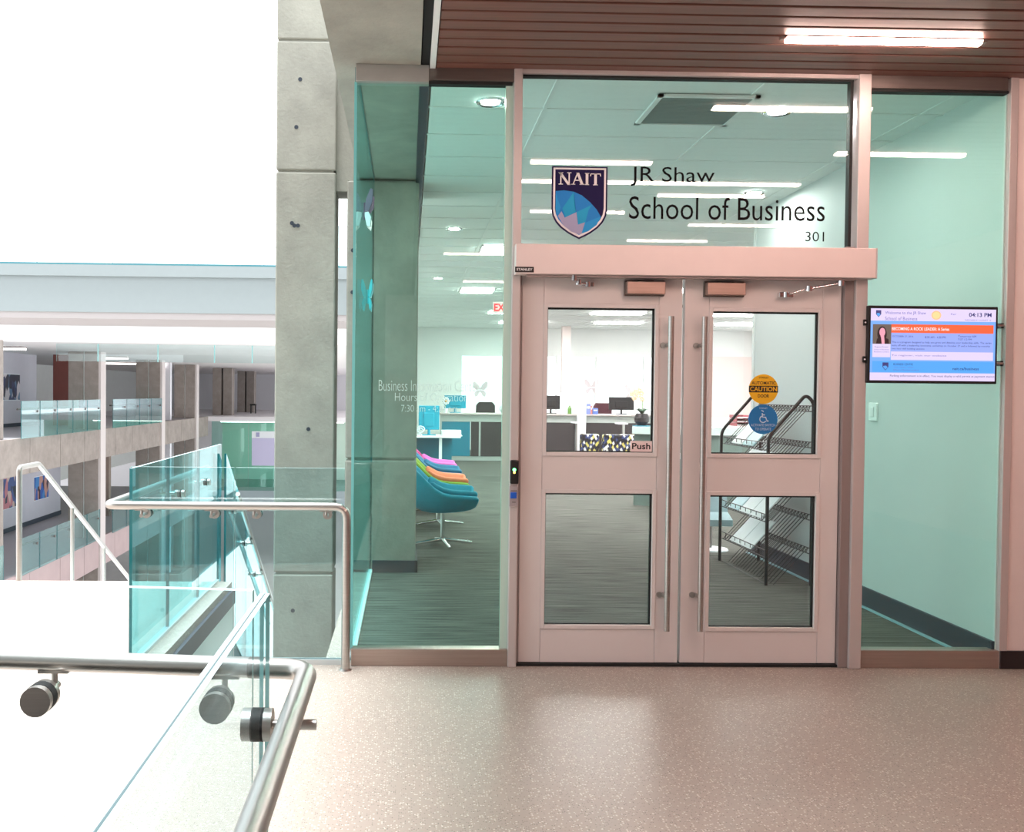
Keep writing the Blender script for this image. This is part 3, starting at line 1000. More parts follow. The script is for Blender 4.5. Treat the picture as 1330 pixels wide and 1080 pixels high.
for z in (1.918, 1.708):
    mb = MB(); mb.tube([(3.252, -.05, z), (3.30, -.05, z), (3.32, -.02, z)], .006, STEEL, 10); mb.build('mount_arm', t)
    B('mount_clip', (3.296, -.034, z - .014), (3.312, -.002, z + .014), BLACK, t)

# ---------------------------------------------------------------- corridor lamps
lamps = [(1.858, 2.829, -.55, 'bright linear lamp on the wood ceiling above the doors'), (3.09, 4.03, -1.58, 'linear lamp mirrored in the right glass pane'), (.92, 1.84, -1.95, 'linear lamp mirrored above the shield emblem'),
         (.92, 3.25, -2.60, 'longest linear lamp, mirrored across the lettering'), (2.19, 3.13, -3.07, 'linear lamp mirrored just below the longest one'), (1.17, 2.08, -3.88, 'linear lamp mirrored low behind the shield emblem'),
         (2.89, 3.82, -4.48, 'linear lamp mirrored under the word Business'), (2.49, 3.4, -5.5, 'linear lamp mirrored at the foot of the transom'), (.446, 1.37, -6.70, 'linear lamp mirrored in the left glass pane'), (.86, 1.78, -9.6, 'linear lamp mirrored deep in the left glass pane')]
for x0, x1, y, lb in lamps:
    t = thing('linear_lamp', ((x0 + x1) / 2, y, 3.23), lb, 'lamp', 'linear lamps on the corridor ceiling')
    mb = MB(); mb.prism([(y - .024, 3.287), (y - .024, 3.274), (y - .016, 3.266), (y + .016, 3.266), (y + .024, 3.274), (y + .024, 3.287)], 'x', x0, x1, LAMPM); mb.build('diffuser', t)
    B('housing', (x0 - .006, y - .026, 3.286), (x1 + .006, y + .026, 3.292), mat('lamp_housing', (90, 70, 66), .8), t)
    for xx in (x0 - .03, x1 + .004):
        B('end_bracket', (xx, y - .012, 3.278), (xx + .026, y + .012, 3.293), STEELD, t)

# ---------------------------------------------------------------- office ceiling fittings
for x, y, lb in ((.483, .50, 'round downlight in the office ceiling nearest the left pane'), (.481, 4.87, 'small round downlight further back in the office ceiling'), (2.27, .60, 'round downlight beside the ceiling vent'), (.45, 9.2, 'tiny round downlight far back in the office ceiling'), (2.98, 2.9, 'round downlight washing the white office wall')):
    t = thing('downlight', (x, y, 3.26), lb, 'light', 'round downlights in the office ceiling')
    mb = MB(); mb.lathe([(.055, .012), (.075, .006), (.082, 0), (.088, .006), (.088, .014)], (x, y, 3.262), CHROME, 28); mb.build('ring', t)
    mb = MB(); mb.lathe([(0, .004), (.056, .004), (.056, .013), (0, .013)], (x, y, 3.262), DOWNM, 24); mb.build('lens', t)
trs = [(.86, 5.92), (.86, 10.45), (3.9, 14.5), (4.5, 17.1), (3.2, 8.0), (6.4, 14.6), (5.4, 5.0), (7.6, 8.6), (4.6, 1.6), (7.5, 17.2), (5.6, 10.8), (1.7, 14.6), (2.0, 7.0), (2.2, 17.4), (4.6, 3.6), (3.5, 10.2), (6.8, 2.6), (2.0, 9.6)]  # several out-of-view panels are added to brighten the office
for i, (x, y) in enumerate(trs):
    seen = i in (0, 1, 2, 3, 5)
    w, d = (.60, .62) if i in (0, 1) else (1.15, .58)
    t = thing('ceiling_light', (x + w / 2, y + d / 2, 3.265), ['square office ceiling light nearest the left pane', 'second square office ceiling light deeper in the room', 'rectangular ceiling light above the left door window', 'rectangular ceiling light furthest back above the windows', 'rectangular office ceiling light over the seats', 'rectangular ceiling light seen at the top of the right door glass', 'rectangular office ceiling light over the counter', 'rectangular ceiling light at the right of the office', 'unseen ceiling light added behind the white office wall to brighten the office', 'rectangular ceiling light in the far right corner', 'rectangular ceiling light above the curved counter', 'rectangular ceiling light above the long reception desk', 'unseen ceiling light added above the lounge chairs to brighten the office', 'rectangular ceiling light near the far left window', 'unseen ceiling light added beyond the white office wall to brighten the office', 'unseen ceiling light added before the curved counter to brighten the office', 'unseen ceiling light added in the right hand bay to brighten the office', 'unseen ceiling light added above the white side desk to brighten the office'][i], 'light', 'panel lights in the office ceiling')
    fx = MB()
    for a, b in (((x, y), (x + w, y + .03)), ((x, y + d - .03), (x + w, y + d)), ((x, y), (x + .03, y + d)), ((x + w - .03, y), (x + w, y + d))):
        fx.box((a[0], a[1], 3.262), (b[0], b[1], 3.272), STEELD if i in (0, 1) else TBAR)
    fx.build('frame', t)
    B('diffuser', (x + .03, y + .03, 3.245), (x + w - .03, y + d - .03, 3.2715), TROFM, t)
t = thing('air_vent', (1.76, .59, 3.26), 'square grey perforated vent in the office ceiling behind the transom', 'vent')
fx = MB()
for a, b in (((1.45, .29), (2.05, .32)), ((1.45, .86), (2.05, .89)), ((1.45, .29), (1.48, .89)), ((2.02, .29), (2.05, .89))):
    fx.box((a[0], a[1], 3.258), (b[0], b[1], 3.272), TBAR)
fx.build('frame', t)
B('backing', (1.48, .32, 3.268), (2.02, .86, 3.272), mat('vent_grey', (112, 124, 122), .6, var=.15, scale=120), t)
mb = MB()
for k in range(27):
    mb.box((1.48, .325 + k * .02, 3.262), (2.02, .334 + k * .02, 3.268), mat('vent_bar', (150, 162, 160), .5))
mb.build('grille', t)
t = thing('exit_sign', (1.6, 10.0, 2.7), 'red EXIT sign hanging from the office ceiling near the left post', 'sign')
B('panel', (1.37, 10.0, 2.82), (1.68, 10.04, 3.00), mat('exit_white', (240, 225, 225), .4), t, bevel=.004)
text('EXIT', 1.385, 1.665, 2.85, 2.97, 9.995, emitter('exit_red', (1, .02, .03), 2.0), t, bold=.03)
mb = MB(); mb.tube([(1.55, 10.02, 3.0), (1.55, 10.02, 3.275)], .008, STEEL, 8); mb.build('stem', t)
t = thing('ceiling_camera', (5.3, 12.5, 3.2), 'small dark dome camera under the office ceiling', 'camera')
mb = MB(); mb.lathe([(.07, 0), (.075, -.03), (.07, -.05)], (5.2, 12.5, 3.278), WHITE, 18); mb.build('ring', t)
mb = MB(); mb.ball((5.2, 12.5, 3.235), .06, mat('smoked_dome', (90, 70, 72), .2), 14, 8); mb.build('dome', t)

# light switch on the right wall
t = thing('light_switch', (3.318, 1.41, 1.34), 'small white switch plate on the office wall below the screen', 'switch')
B('plate', (3.308, 1.36, 1.345), (3.32, 1.475, 1.475), mat('switch_white', (244, 246, 244), .4), t, bevel=.004)
B('rocker', (3.303, 1.395, 1.375), (3.309, 1.44, 1.445), mat('switch_rocker', (234, 238, 236), .35), t, bevel=.002)


# butterfly decals
def butterfly(name, c, size, axis, mts, label, spread=.35):
    """two pairs of wings hinged at a body; axis 'x' lies on the side glass, 'y' on a window"""
    t = thing(name, c, label, 'decal', None)
    def W(u, v, h):
        return (c[0] + h, c[1] + u, c[2] + v) if axis == 'x' else (c[0] + u, c[1] - h, c[2] + v)
    up_ = [(0, .02), (.10, .30), (.32, .50), (.46, .44), (.42, .16), (.24, -.02)]
    lo_ = [(0, -.02), (.22, -.04), (.36, -.20), (.30, -.42), (.14, -.36), (.03, -.12)]
    for sgn in (-1, 1):
        for k, poly in enumerate((up_, lo_)):
            mb = MB()
            pts = [W(sgn * u * size, v * size, abs(u) * size * spread + .004) for u, v in poly]
            mb.face(pts, mts[k])
            mb.face([W(sgn * u * size, v * size, abs(u) * size * spread + .006) for u, v in reversed(poly)], mts[k])
            mb.build('wing', t)
    mb = MB(); mb.tube([W(0, -.2 * size, .006), W(0, .22 * size, .006)], .02 * size + .002, mts[0], 8); mb.build('body', t)
    return t


DK = mat('plum_paper', (96, 76, 104), .6); WP = mat('white_paper', (236, 240, 244), .6); TL = mat('teal_paper', (20, 176, 192), .5); PKP = mat('pale_grey_paper', (214, 204, 208), .7, emit=0)
butterfly('butterfly', (-.291, .80, 2.66), .26, 'x', (DK, WP), 'plum and white paper butterfly high on the side glass', .5)
butterfly('butterfly', (-.291, 1.50, 2.19), .24, 'x', (TL, TL), 'teal paper butterfly on the side glass below the plum one', .3)
for x, z, lb in ((1.95, 1.62, 'pale paper butterfly on the far window behind the hours lettering'), (4.95, 1.72, 'pale paper butterfly on the far window above the desk monitors'), (6.05, 1.58, 'pale paper butterfly on the far window above the orchid')):
    butterfly('butterfly', (x, 20.056, z), .45, 'y', (PKP, PKP), lb, .3)

# ================================================================ GUARDS AND HANDRAILS
def clamp(parent, p, n, mt=STEEL, r=.033, to=None):
    """glass clamp: two discs either side of the sheet and an arm to the rail"""
    p = Vector(p); n = Vector(n).normalized()
    mb = MB()
    mb.tube([p - n * .032, p - n * .012], r, mt, 20)
    mb.tube([p + n * .012, p + n * .030], r, mt, 20)
    mb.tube([p - n * .013, p + n * .013], r * 1.02, RUBBER, 20)
    c = mb.build('clamp', parent)
    if to is not None:
        to = Vector(to)
        q = Vector((p.x + (to.x - p.x) * 1.0, p.y + (to.y - p.y) * 1.0, p.z))
        mb = MB()
        mb.tube([p + n * .03, q + n * .014], .010, mt, 12)
        mb.tube([q, to + Vector((0, 0, -.02))], .0075, mt, 10)
        mb.box((to.x - (.035 if abs(n.y) > .5 else .012), to.y - (.012 if abs(n.y) > .5 else .035), to.z - .027), (to.x + (.035 if abs(n.y) > .5 else .012), to.y + (.012 if abs(n.y) > .5 else .035), to.z - .019), mt)
        mb.build('saddle', c)
    return c


# G1: guard along the void, left of the glass office
g1 = thing('glass_guard', (-.93, 0, 0), 'clear glass guard along the void between landing and office corner', 'guard')
for a, b in ((-1.52, -.955), (-.945, -.345)):
    pane('pane', (a, .0, .03), (b, .014, 1.09), G_RAIL, g1, top=EDGET, edge=mat('edge_pale', (150, 206, 206), .15))
B('shoe', (-1.52, -.012, -.05), (-.345, .026, .03), mat('pale_steel', (206, 214, 216), .35, metal=.5), g1)
# G2: guard going back along the landing
g2 = thing('glass_guard', (-1.5, 1.2, 0), 'teal glass guard running back along the right edge of the landing', 'guard')
for a, b in ((-.055, .735), (.747, 1.585), (1.597, 2.40)):
    pane('pane', (-1.512, a, -.02), (-1.495, b, 1.085), G_RAIL, g2, top=EDGET)
B('shoe', (-1.525, -.055, -.06), (-1.482, 2.26, .02), mat('pale_steel', (206, 214, 216)), g2)
# G3: guard down the stair
g3 = thing('glass_guard', (-1.47, 3.4, -1), 'teal glass guard sloping down the stair beyond the landing', 'guard')
for k in range(3):
    a, b = 2.41 + k * .98, 2.41 + (k + 1) * .98 - .012
    za, zb = 1.08 - (a - 2.3) * .66, 1.08 - (b - 2.3) * .66
    mb = MB(); mb.prism([(a, za), (b, zb), (b, zb - 1.35), (a, za - 1.35)], 'x', -1.475, -1.458, G_RAIL)
    for i in range(len(mb.f)):
        vs = [mb.v[j] for j in mb.f[i]]
        if max(v[0] for v in vs) - min(v[0] for v in vs) > .001:
            mb.m[i] = mb.mi(EDGET if min(v[2] for v in vs) > min(za, zb) - .01 else EDGE)
    mb.build('pane', g3)
# rail of G1+G2: along the landing, round the corner, to the post by the office
r1 = thing('handrail', (-.93, -.106, 0), 'steel tube handrail along the void guard bending down to a post by the office corner', 'handrail')
mb = MB(); mb.tube([(-1.62, 2.45, .89), (-1.62, -.106, .89), (-.324, -.106, .89), (-.324, -.106, 0)], .0235, STEEL, 18, fillet=.07); mb.build('rail', r1)
mb = MB(); mb.lathe([(.0, .012), (.030, .010), (.034, 0)], (-.324, -.106, 0), STEEL, 18); mb.build('foot', r1)
for x in (-1.43, -1.055, -.825, -.435):
    clamp(r1, (x, .007, .835), (0, -1, 0), r=.026, to=(x, -.106, .89))
for y in (.35, 1.05, 1.85):
    clamp(r1, (-1.503, y, .83), (-1, 0, 0), r=.026, to=(-1.62, y, .89))
# rail down the stair, on the guard's void side
r2 = thing('handrail', (-1.36, 3.2, 0), 'steel handrail fixed to the sloping stair guard', 'handrail')
mb = MB(); mb.tube([(-1.40, 2.6, .66), (-1.40, 5.2, -1.06)], .02, STEEL, 12); mb.build('rail', r2)
for y in (2.75, 3.3, 3.9, 4.5):
    clamp(r2, (-1.466, y, .60 - (y - 2.6) * .66), (1, 0, 0), r=.024, to=(-1.40, y, .66 - (y - 2.6) * .66))
# centre rail of the stair
r3 = thing('handrail', (-3.06, 2.27, 0), 'steel handrail on posts going down the stair at the far left', 'handrail')
mb = MB(); mb.tube([(-3.06, 2.27, 0), (-3.06, 2.27, .892), (-3.06, 2.66, .892), (-3.06, 6.2, -1.131)], .022, STEEL, 14, fillet=.04); mb.build('rail', r3)
for y in (3.449, 4.349, 5.3):
    zb = -.175 * (int((y - 2.26) / .29) + 1)
    mb = MB(); mb.tube([(-3.06, y, zb), (-3.06, y, .892 - (y - 2.66) * .5716)], .018, STEEL, 12); mb.build('post', r3)
# stair
stf = thing('staircase', (-3.2, 2.26, -4.2), 'pale staircase going down from the landing', 'staircase')
step0 = None
for k in range(22):
    y, z = 2.26 + k * .29, -.175 * (k + 1)
    if step0 is None:
        step0 = B('step', (-4.9, y, z - .17), (-1.5, y + .30, z), WHITE, stf)
    else:
        repeat(step0, stf, [(0, .29 * k, -.175 * k)])
mb = MB(); mb.prism([(2.26, -.02), (2.26, -.45), (5.9, -2.65), (5.9, -2.2)], 'x', -1.50, -1.48, mat('stringer', (70, 120, 130), .5)); mb.build('stringer', stf)

# G4: L-shaped guard in front of the camera
g4 = thing('glass_guard', (-.29, -3.6, 0), 'thick clear glass guard running from the corner towards the viewer', 'guard')
EDP = mat('edge_pale', (150, 206, 206), .15)
INTER = mat('interlayer', (60, 92, 96), .3)
pane('pane', (-.318, -6.0, .0), (-.309, -3.15, 1.07), G_NEAR, g4, top=EDGET, edge=EDP)
pane('pane', (-.3055, -6.0, .0), (-.2965, -3.15, 1.07), G_NEAR, g4, top=EDGET, edge=EDP)
B('interlayer', (-.309, -6.0, 1.066), (-.3055, -3.152, 1.0705), INTER, g4)
g5 = thing('glass_guard', (-1.6, -3.06, 0), 'thick clear glass guard crossing the lower left, in front of the white floor', 'guard')


def yl(x, y0=-3.13):
    """the lateral leg runs slightly away from square"""
    return y0 - (x + .3) * .1


for a, b in ((-2.75, -1.56), (-1.55, -.338)):
    mb = MB(); mb.prism([(a, yl(a)), (b, yl(b)), (b, yl(b) + .02), (a, yl(a) + .02)], 'z', 0, 1.07, G_NEAR)
    for i in range(len(mb.f)):
        vs = [mb.v[j] for j in mb.f[i]]
        dx = max(v[0] for v in vs) - min(v[0] for v in vs); dz = max(v[2] for v in vs) - min(v[2] for v in vs)
        if dz < .001:
            mb.m[i] = mb.mi(EDGET)
        elif dx < .01:
            mb.m[i] = mb.mi(EDP)
    mb.build('pane', g5)
r4 = thing('handrail', (-.226, -3.5, 0), 'nearest steel tube handrail turning the glass corner at lower left', 'handrail')
RY = -3.035
mb = MB(); mb.tube([(-2.8, yl(-2.8, RY), .872), (-.222, yl(-.222, RY), .872), (-.222, -6.0, .872)], .0235, STEEL, 24, fillet=.06); mb.build('rail', r4)
mb = MB(); mb.tube([(-.36, yl(-.36, RY), .872), (-.325, yl(-.325, RY), .872)], .0245, STEELD, 24); mb.build('joint_sleeve', r4)
for x in (-.825, -.418, -1.9):
    clamp(r4, (x, yl(x) + .01, .812), (0, 1, 0), r=.034, to=(x, yl(x, RY), .872))
for y in (-3.235, -4.2):
    clamp(r4, (-.307, y, .812), (1, 0, 0), r=.034, to=(-.222, y, .872))
    mb = MB(); mb.tube([(-.222, y, .812), (-.185, y, .812)], .011, STEEL, 12); mb.build('pin', r4)

# ================================================================ OFFICE FURNITURE
def lounge_chair(name, label, shell_m, pad_m):
    t = thing(name, (0, 0, 0), label, 'chair', 'swivel lounge chairs in a row inside the office')
    # side path: seat front -> seat back -> top of back (x towards the front), each with half width and wing height
    path = [(.30, .445, .30, .085), (.27, .405, .33, .135), (.12, .385, .345, .165), (-.06, .375, .35, .185), (-.20, .385, .345, .28), (-.29, .45, .335, .31), (-.35, .58, .32, .24), (-.40, .74, .29, .14), (-.445, .90, .25, .07), (-.47, 1.0, .20, .02)]
    def shell(off, k0, k1, mt, nm, thick):
        mb = MB()
        us = [-1, -.93, -.8, -.55, -.25, 0, .25, .55, .8, .93, 1]
        rows = []
        for i in range(k0, k1):
            x, z, w, h = path[i]
            a, b = path[max(i - 1, 0)], path[min(i + 1, len(path) - 1)]
            tx, tz = b[0] - a[0], b[1] - a[1]
            l = math.hypot(tx, tz); nx, nz = -tz / l, tx / l
            nx, nz = .22, .975
            r = []
            for u in us:
                e = max(0, (abs(u) - .45) / .55) ** 1.5 * h + off
                r.append((x + nx * e, u * w * (1 if off == 0 else .9), z + nz * e))
            rows.append(r)
        n = len(mb.v)
        for r in rows:
            mb.v += r
        W = len(us)
        for i in range(len(rows) - 1):
            for j in range(W - 1):
                mb.f.append((n + i * W + j, n + i * W + j + 1, n + (i + 1) * W + j + 1, n + (i + 1) * W + j)); mb.m.append(mb.mi(mt)); mb.sm.append(True)
        o = mb.build(nm, t)
        s = o.modifiers.new('solidify', 'SOLIDIFY'); s.thickness = thick; s.offset = -1 if off == 0 else 0
        q = o.modifiers.new('subd', 'SUBSURF'); q.levels = 1; q.render_levels = 1
        return o
    shell(0, 0, len(path), shell_m, 'shell', .05)
    shell(.03, 0, 5, pad_m, 'seat_pad', .05)
    mb = MB(); mb.tube([(0, 0, .06), (0, 0, .37)], .022, CHROME, 14); mb.build('pedestal', t)
    for k in range(4):
        a = math.radians(12 + 90 * k)
        mb = MB(); mb.tube([(0, 0, .062), (.30 * math.cos(a), .30 * math.sin(a), .022)], [.020, .012], CHROME, 10)
        mb.build('foot', t)
    return t


TEAL = mat('teal_fabric', (0, 150, 178), .75, var=.06, scale=20); LIME = mat('lime_fabric', (132, 168, 40), .75, var=.06, scale=20); ORNG = mat('orange_fabric', (250, 140, 105), .75, var=.05)
BLUF = mat('blue_fabric', (28, 112, 150), .75, var=.05); MAGF = mat('magenta_fabric', (170, 30, 110), .75, var=.05); PINKF = mat('pink_fabric', (232, 110, 196), .75, var=.05)
for y, x, a, b, lb in ((4.12, .36, TEAL, TEAL, 'teal swivel lounge chair nearest the glass'), (5.5, .36, LIME, ORNG, 'lime green lounge chair with orange seat behind the teal chair'), (6.75, .36, BLUF, BLUF, 'blue lounge chair, third in the row'), (7.75, .35, MAGF, PINKF, 'magenta lounge chair with pink seat at the far end of the row')):
    c = lounge_chair('lounge_chair', lb, a, b)
    c.location = (x, y, 0)

# brochure rack
rk = thing('brochure_rack', (3.05, 2.8, 0), 'black wire brochure rack with sloping shelves against the office wall', 'rack')
for y in (2.24, 3.36):
    mb = MB(); mb.tube([(2.885, y, 0), (2.885, y, 1.19), (3.18, y, 1.53), (3.245, y, 1.47), (3.245, y, 0)], .014, BLACKM, 12, fillet=.05)
    mb.build('side_frame', rk)
shelf_z = [1.44, 1.15, .86, .57, .30]
for z in shelf_z:
    s = MB()
    for (xx, zz) in ((3.23, z), (3.23, z - .045), (2.90, z - .36), (2.90, z - .30)):
        s.tube([(xx, 2.25, zz), (xx, 3.35, zz)], .0045, BLACKM, 6)
    k = 0
    for i in range(18):
        y = 2.27 + i * .0615
        s.tube([(3.23, y, z), (2.90, y, z - .36)], .0032, BLACKM, 6, caps=False)
        s.tube([(3.23, y, z), (3.23, y + .031, z - .045)], .0028, BLACKM, 5, caps=False)
        s.tube([(3.23, y + .031, z - .045), (3.23, y + .0615, z)], .0028, BLACKM, 5, caps=False)
        if i % 2 == 0:
            s.tube([(2.90, y, z - .36), (2.90, y, z - .30)], .0028, BLACKM, 5, caps=False)
    s.build('wire_shelf', rk)
PAPER = mat('paper', (236, 240, 240), .6, var=.03, scale=14); PAPERB = mat('paper_blue', (196, 222, 228), .6, var=.06, scale=12); PINKP = mat('paper_pink', (236, 206, 206), .6)
names = ['top', 'second', 'third', 'fourth', 'bottom']
for si, y, mt_, lb in ((0, 3.00, PAPER, 'white brochure on the top shelf of the wire rack, far end'), (0, 2.72, PAPERB, 'pale blue brochure on the top shelf of the wire rack, near the middle'),
                       (1, 3.06, PAPER, 'white brochure on the second shelf of the wire rack, far end'), (1, 2.80, PAPER, 'white brochure on the second shelf of the wire rack, middle'), (1, 2.54, PAPERB, 'pale blue brochure on the second shelf of the wire rack, near end'),
                       (2, 3.05, PAPERB, 'pale blue brochure on the third shelf of the wire rack, far end'), (2, 2.78, PAPER, 'white brochure on the third shelf of the wire rack, middle'), (2, 2.52, PAPER, 'white brochure on the third shelf of the wire rack, near end'),
                       (3, 3.0, PAPER, 'white brochure on the fourth shelf of the wire rack, far end'), (3, 2.74, PAPER, 'wide white brochure on the fourth shelf of the wire rack')):
    z = shelf_z[si]
    mb = MB()
    ux, uz = .33 / .488, .36 / .488
    o = Vector((2.905, 0, z - .352))
    n = Vector((-uz, 0, ux)) * .012
    a, b = y - .125, y + .125
    p = lambda s, yy, h: (o.x + ux * s + n.x * h, yy, o.z + uz * s + n.z * h)
    q0 = [p(.0, a, .7), p(.0, b, .7), p(.31, b, .7), p(.31, a, .7)]
    q1 = [p(.0, a, 1.5), p(.0, b, 1.5), p(.31, b, 1.5), p(.31, a, 1.5)]
    mb.face(list(reversed(q0)), mt_); mb.face(q1, mt_)
    for i in range(4):
        mb.face([q0[i], q0[(i + 1) % 4], q1[(i + 1) % 4], q1[i]], mt_)
    tag(mb.build('brochure', None, (o.x, y, o.z)), lb, 'brochure', 'brochures on the wire rack')

# clear literature stand beyond the rack
t = thing('literature_stand', (3.0, 3.9, 0), 'pale clear plastic literature stand beside the wire rack', 'stand')
CLR = mat('pale_acrylic', (190, 214, 220), .15, var=.05)
mb = MB(); mb.prism([(3.75, .26), (3.95, .34), (4.02, .80), (3.98, .80), (3.9, .38), (3.75, .32)], 'x', 2.86, 3.14, CLR); mb.build('pocket', t)
mb = MB(); mb.tube([(3.0, 3.97, .02), (3.0, 4.0, .75)], .012, STEEL, 10); mb.build('stem', t)
mb = MB(); mb.lathe([(0, .02), (.16, .014), (.17, 0)], (3.0, 3.97, 0), WP, 24); mb.build('base', t)
B('blue_band', (2.86, 3.965, .56), (3.14, 3.985, .60), mat('band_blue', (70, 130, 190), .5), t)

# reception desk at the back
RD = thing('reception_desk', (3.4, 16.2, 0), 'long reception desk with dark panels at the back of the office', 'desk')
DP = mat('charcoal_laminate', (52, 46, 48), .5, var=.12, scale=3, stretch=(6, 6, .6)); LG = mat('light_grey_laminate', (170, 176, 172), .5)
B('worktop', (.70, 15.95, 1.035), (6.0, 16.9, 1.07), mat('worktop_grey', (190, 180, 178), .4), RD, bevel=.005)
B('apron', (.74, 16.0, .88), (5.96, 16.05, 1.035), LG, RD)
B('plinth', (.74, 16.02, 0), (5.96, 16.06, .10), LG, RD)
TP = mat('teal_reflection_and_saucer', (0, 120, 146), .4)  # teal of a glass reflection put into the desk panels; also the saucer
for x0, x1, mt_ in ((.76, 1.42, TP), (1.44, 1.62, DP), (1.66, 2.28, DP), (2.32, 3.1, DP), (3.14, 3.8, DP), (4.04, 4.9, DP), (4.94, 5.94, DP)):
    B('front_panel', (x0, 16.01, .10), (x1, 16.05, .88), mt_, RD)
for x in (.74, 1.62, 2.28, 3.1):
    B('panel_post', (x, 16.0, .10), (x + .04, 16.04, .88), LG, RD)
B('end_divider', (3.83, 15.85, 0), (4.02, 16.9, 1.30), WP, RD, bevel=.004)


def monitor(loc, w, h, label, name='monitor', mt_=BLACK, rz=0.0):
    t = thing(name, loc, label, 'monitor', 'monitors on the reception desk')
    x, y, z = loc
    B('screen_case', (x - w / 2, y - .025, z + .10), (x + w / 2, y + .025, z + .10 + h), mt_, t, bevel=.008)
    B('rear_bulge', (x - w / 4, y - .05, z + .16), (x + w / 4, y - .02, z + .06 + h * .8), mt_, t, bevel=.01)
    mb = MB(); mb.tube([(x, y, z), (x, y, z + .16)], .025, mt_, 10); mb.build('neck', t)
    B('stand_foot', (x - .12, y - .09, z), (x + .12, y + .09, z + .015), mt_, t, bevel=.004)
    t.rotation_euler = (0, 0, rz)
    return t


monitor((3.32, 16.5, 1.07), .42, .32, 'dark monitor at the left end of the door glass view')
monitor((4.95, 16.45, 1.07), .58, .30, 'dark monitor on the desk right of the white divider')
monitor((1.10, 16.5, 1.07), .50, .30, 'monitor tinted teal for a glass reflection on the left end of the long desk', mt_=TEAL)  # teal case carries the reflection lying in the left pane
# white flower, books, plush and small things on the desk
t = thing('potted_flower', (.86, 16.2, 1.07), 'white daisy in a small pot on the left end of the long desk', 'plant')
mb = MB(); mb.lathe([(0, 0), (.04, 0), (.055, .10), (.045, .10), (0, .09)], (.86, 16.2, 1.07), WP, 14); mb.build('pot', t)
mb = MB(); mb.tube([(.86, 16.2, 1.16), (.87, 16.18, 1.33)], .006, LIME, 6); mb.build('stem', t)
for k in range(8):
    a = 2 * math.pi * k / 8
    mb = MB(); mb.ball((.87 + .06 * math.cos(a), 16.16, 1.34 + .06 * math.sin(a)), .032, WP, 8, 5, (1, .4, 1)); mb.build('petal', t)
mb = MB(); mb.ball((.87, 16.14, 1.34), .026, mat('flower_core', (240, 180, 90), .6), 8, 6); mb.build('flower_core', t)
for x, w, h, c, lb in ((4.20, .03, .20, (228, 120, 96), 'orange folder standing on the reception desk'), (4.29, .12, .14, (84, 110, 180), 'blue box leaning beside the orange folder'), (4.13, .10, .24, (120, 130, 190), 'lilac card standing behind the orange folder')):
    t = thing('desk_folder' if w < .11 else 'desk_box', (x, 16.2, 1.07), lb, 'stationery', None)
    mb = MB(); mb.box((x - w / 2, 16.15, 1.07), (x + w / 2, 16.32, 1.07 + h), mat('stationery_%d' % c[0], c, .6)); mb.build('cover', t, bevel=.003)
    B('label_strip', (x - w / 3, 16.147, 1.07 + h * .55), (x + w / 3, 16.15, 1.07 + h * .75), WP, t)
for x, c, lb in ((3.62, (220, 226, 200), 'pale bottle beside the left monitor'), (3.72, (96, 140, 60), 'green bottle beside the pale one'), (3.55, (240, 240, 240), 'white cup in front of the left monitor'), (5.32, (240, 240, 244), 'white figurine right of the dark monitor')):
    t = thing('desk_bottle' if 'bottle' in lb else ('desk_cup' if 'cup' in lb else 'figurine'), (x, 16.3, 1.07), lb, 'desk item')
    hh = .12 if 'cup' in lb else .2
    mb = MB(); mb.lathe([(0, 0), (.04, 0), (.045, hh * .6), (.02, hh * .85), (.02, hh), (0, hh)], (x, 16.3, 1.07), mat('item_%d_%d' % (c[0], c[2]), c, .4), 14); mb.build('body_form', t)
    mb = MB(); mb.ball((x, 16.3, 1.07 + hh), .024, WP, 8, 6); mb.build('cap_piece', t)


def office_chair(loc, label, mt_, rz=0):
    x, y, z = loc
    t = thing('office_chair', loc, label, 'chair', 'office chairs behind the desks')
    mb = MB(); mb.prism([(-.24, .98), (.24, .98), (.23, 1.36), (.16, 1.44), (-.16, 1.44), (-.23, 1.36)], 'y', -.03, .03, mt_)
    mb.v = [(v[0] + x, v[1] + y, v[2] - .12 + z) for v in mb.v]; mb.build('backrest', t, bevel=.02)
    B('seat', (x - .25, y - .5, z + .46), (x + .25, y - .02, z + .54), mt_, t, bevel=.02)
    mb = MB(); mb.tube([(x, y - .02, z + .5), (x, y + .05, z + .7), (x, y + .03, z + .95)], .02, BLACK, 8); mb.build('back_bar', t)
    mb = MB(); mb.tube([(x, y - .25, z + .08), (x, y - .25, z + .46)], .025, STEEL, 10); mb.build('gas_column', t)
    for k in range(5):
        a = 2 * math.pi * k / 5
        mb = MB(); mb.tube([(x, y - .25, z + .09), (x + .3 * math.cos(a), y - .25 + .3 * math.sin(a), z + .06)], [.022, .014], BLACK, 8)
        mb.ball((x + .3 * math.cos(a), y - .25 + .3 * math.sin(a), z + .03), .028, BLACK, 8, 6); mb.build('base_spoke', t)
    t.rotation_euler = (0, 0, rz)
    return t


office_chair((1.88, 17.4, 0), 'dark office chair behind the long desk near the far window', mat('charcoal_mesh', (62, 58, 58), .8, var=.08))
office_chair((4.75, 17.6, 0), 'dark maroon office chair behind the right monitor', mat('maroon_mesh', (84, 44, 52), .8, var=.08))
t = thing('plush_toy', (2.2, 16.3, 1.07), 'round white and blue plush toy on the desk beside the left post', 'toy')
mb = MB(); mb.ball((2.20, 16.3, 1.17), .10, WP, 12, 8); mb.build('head', t)
mb = MB(); mb.ball((2.29, 16.25, 1.13), .07, mat('plush_blue', (60, 130, 190), .8), 10, 8); mb.build('body_form', t)

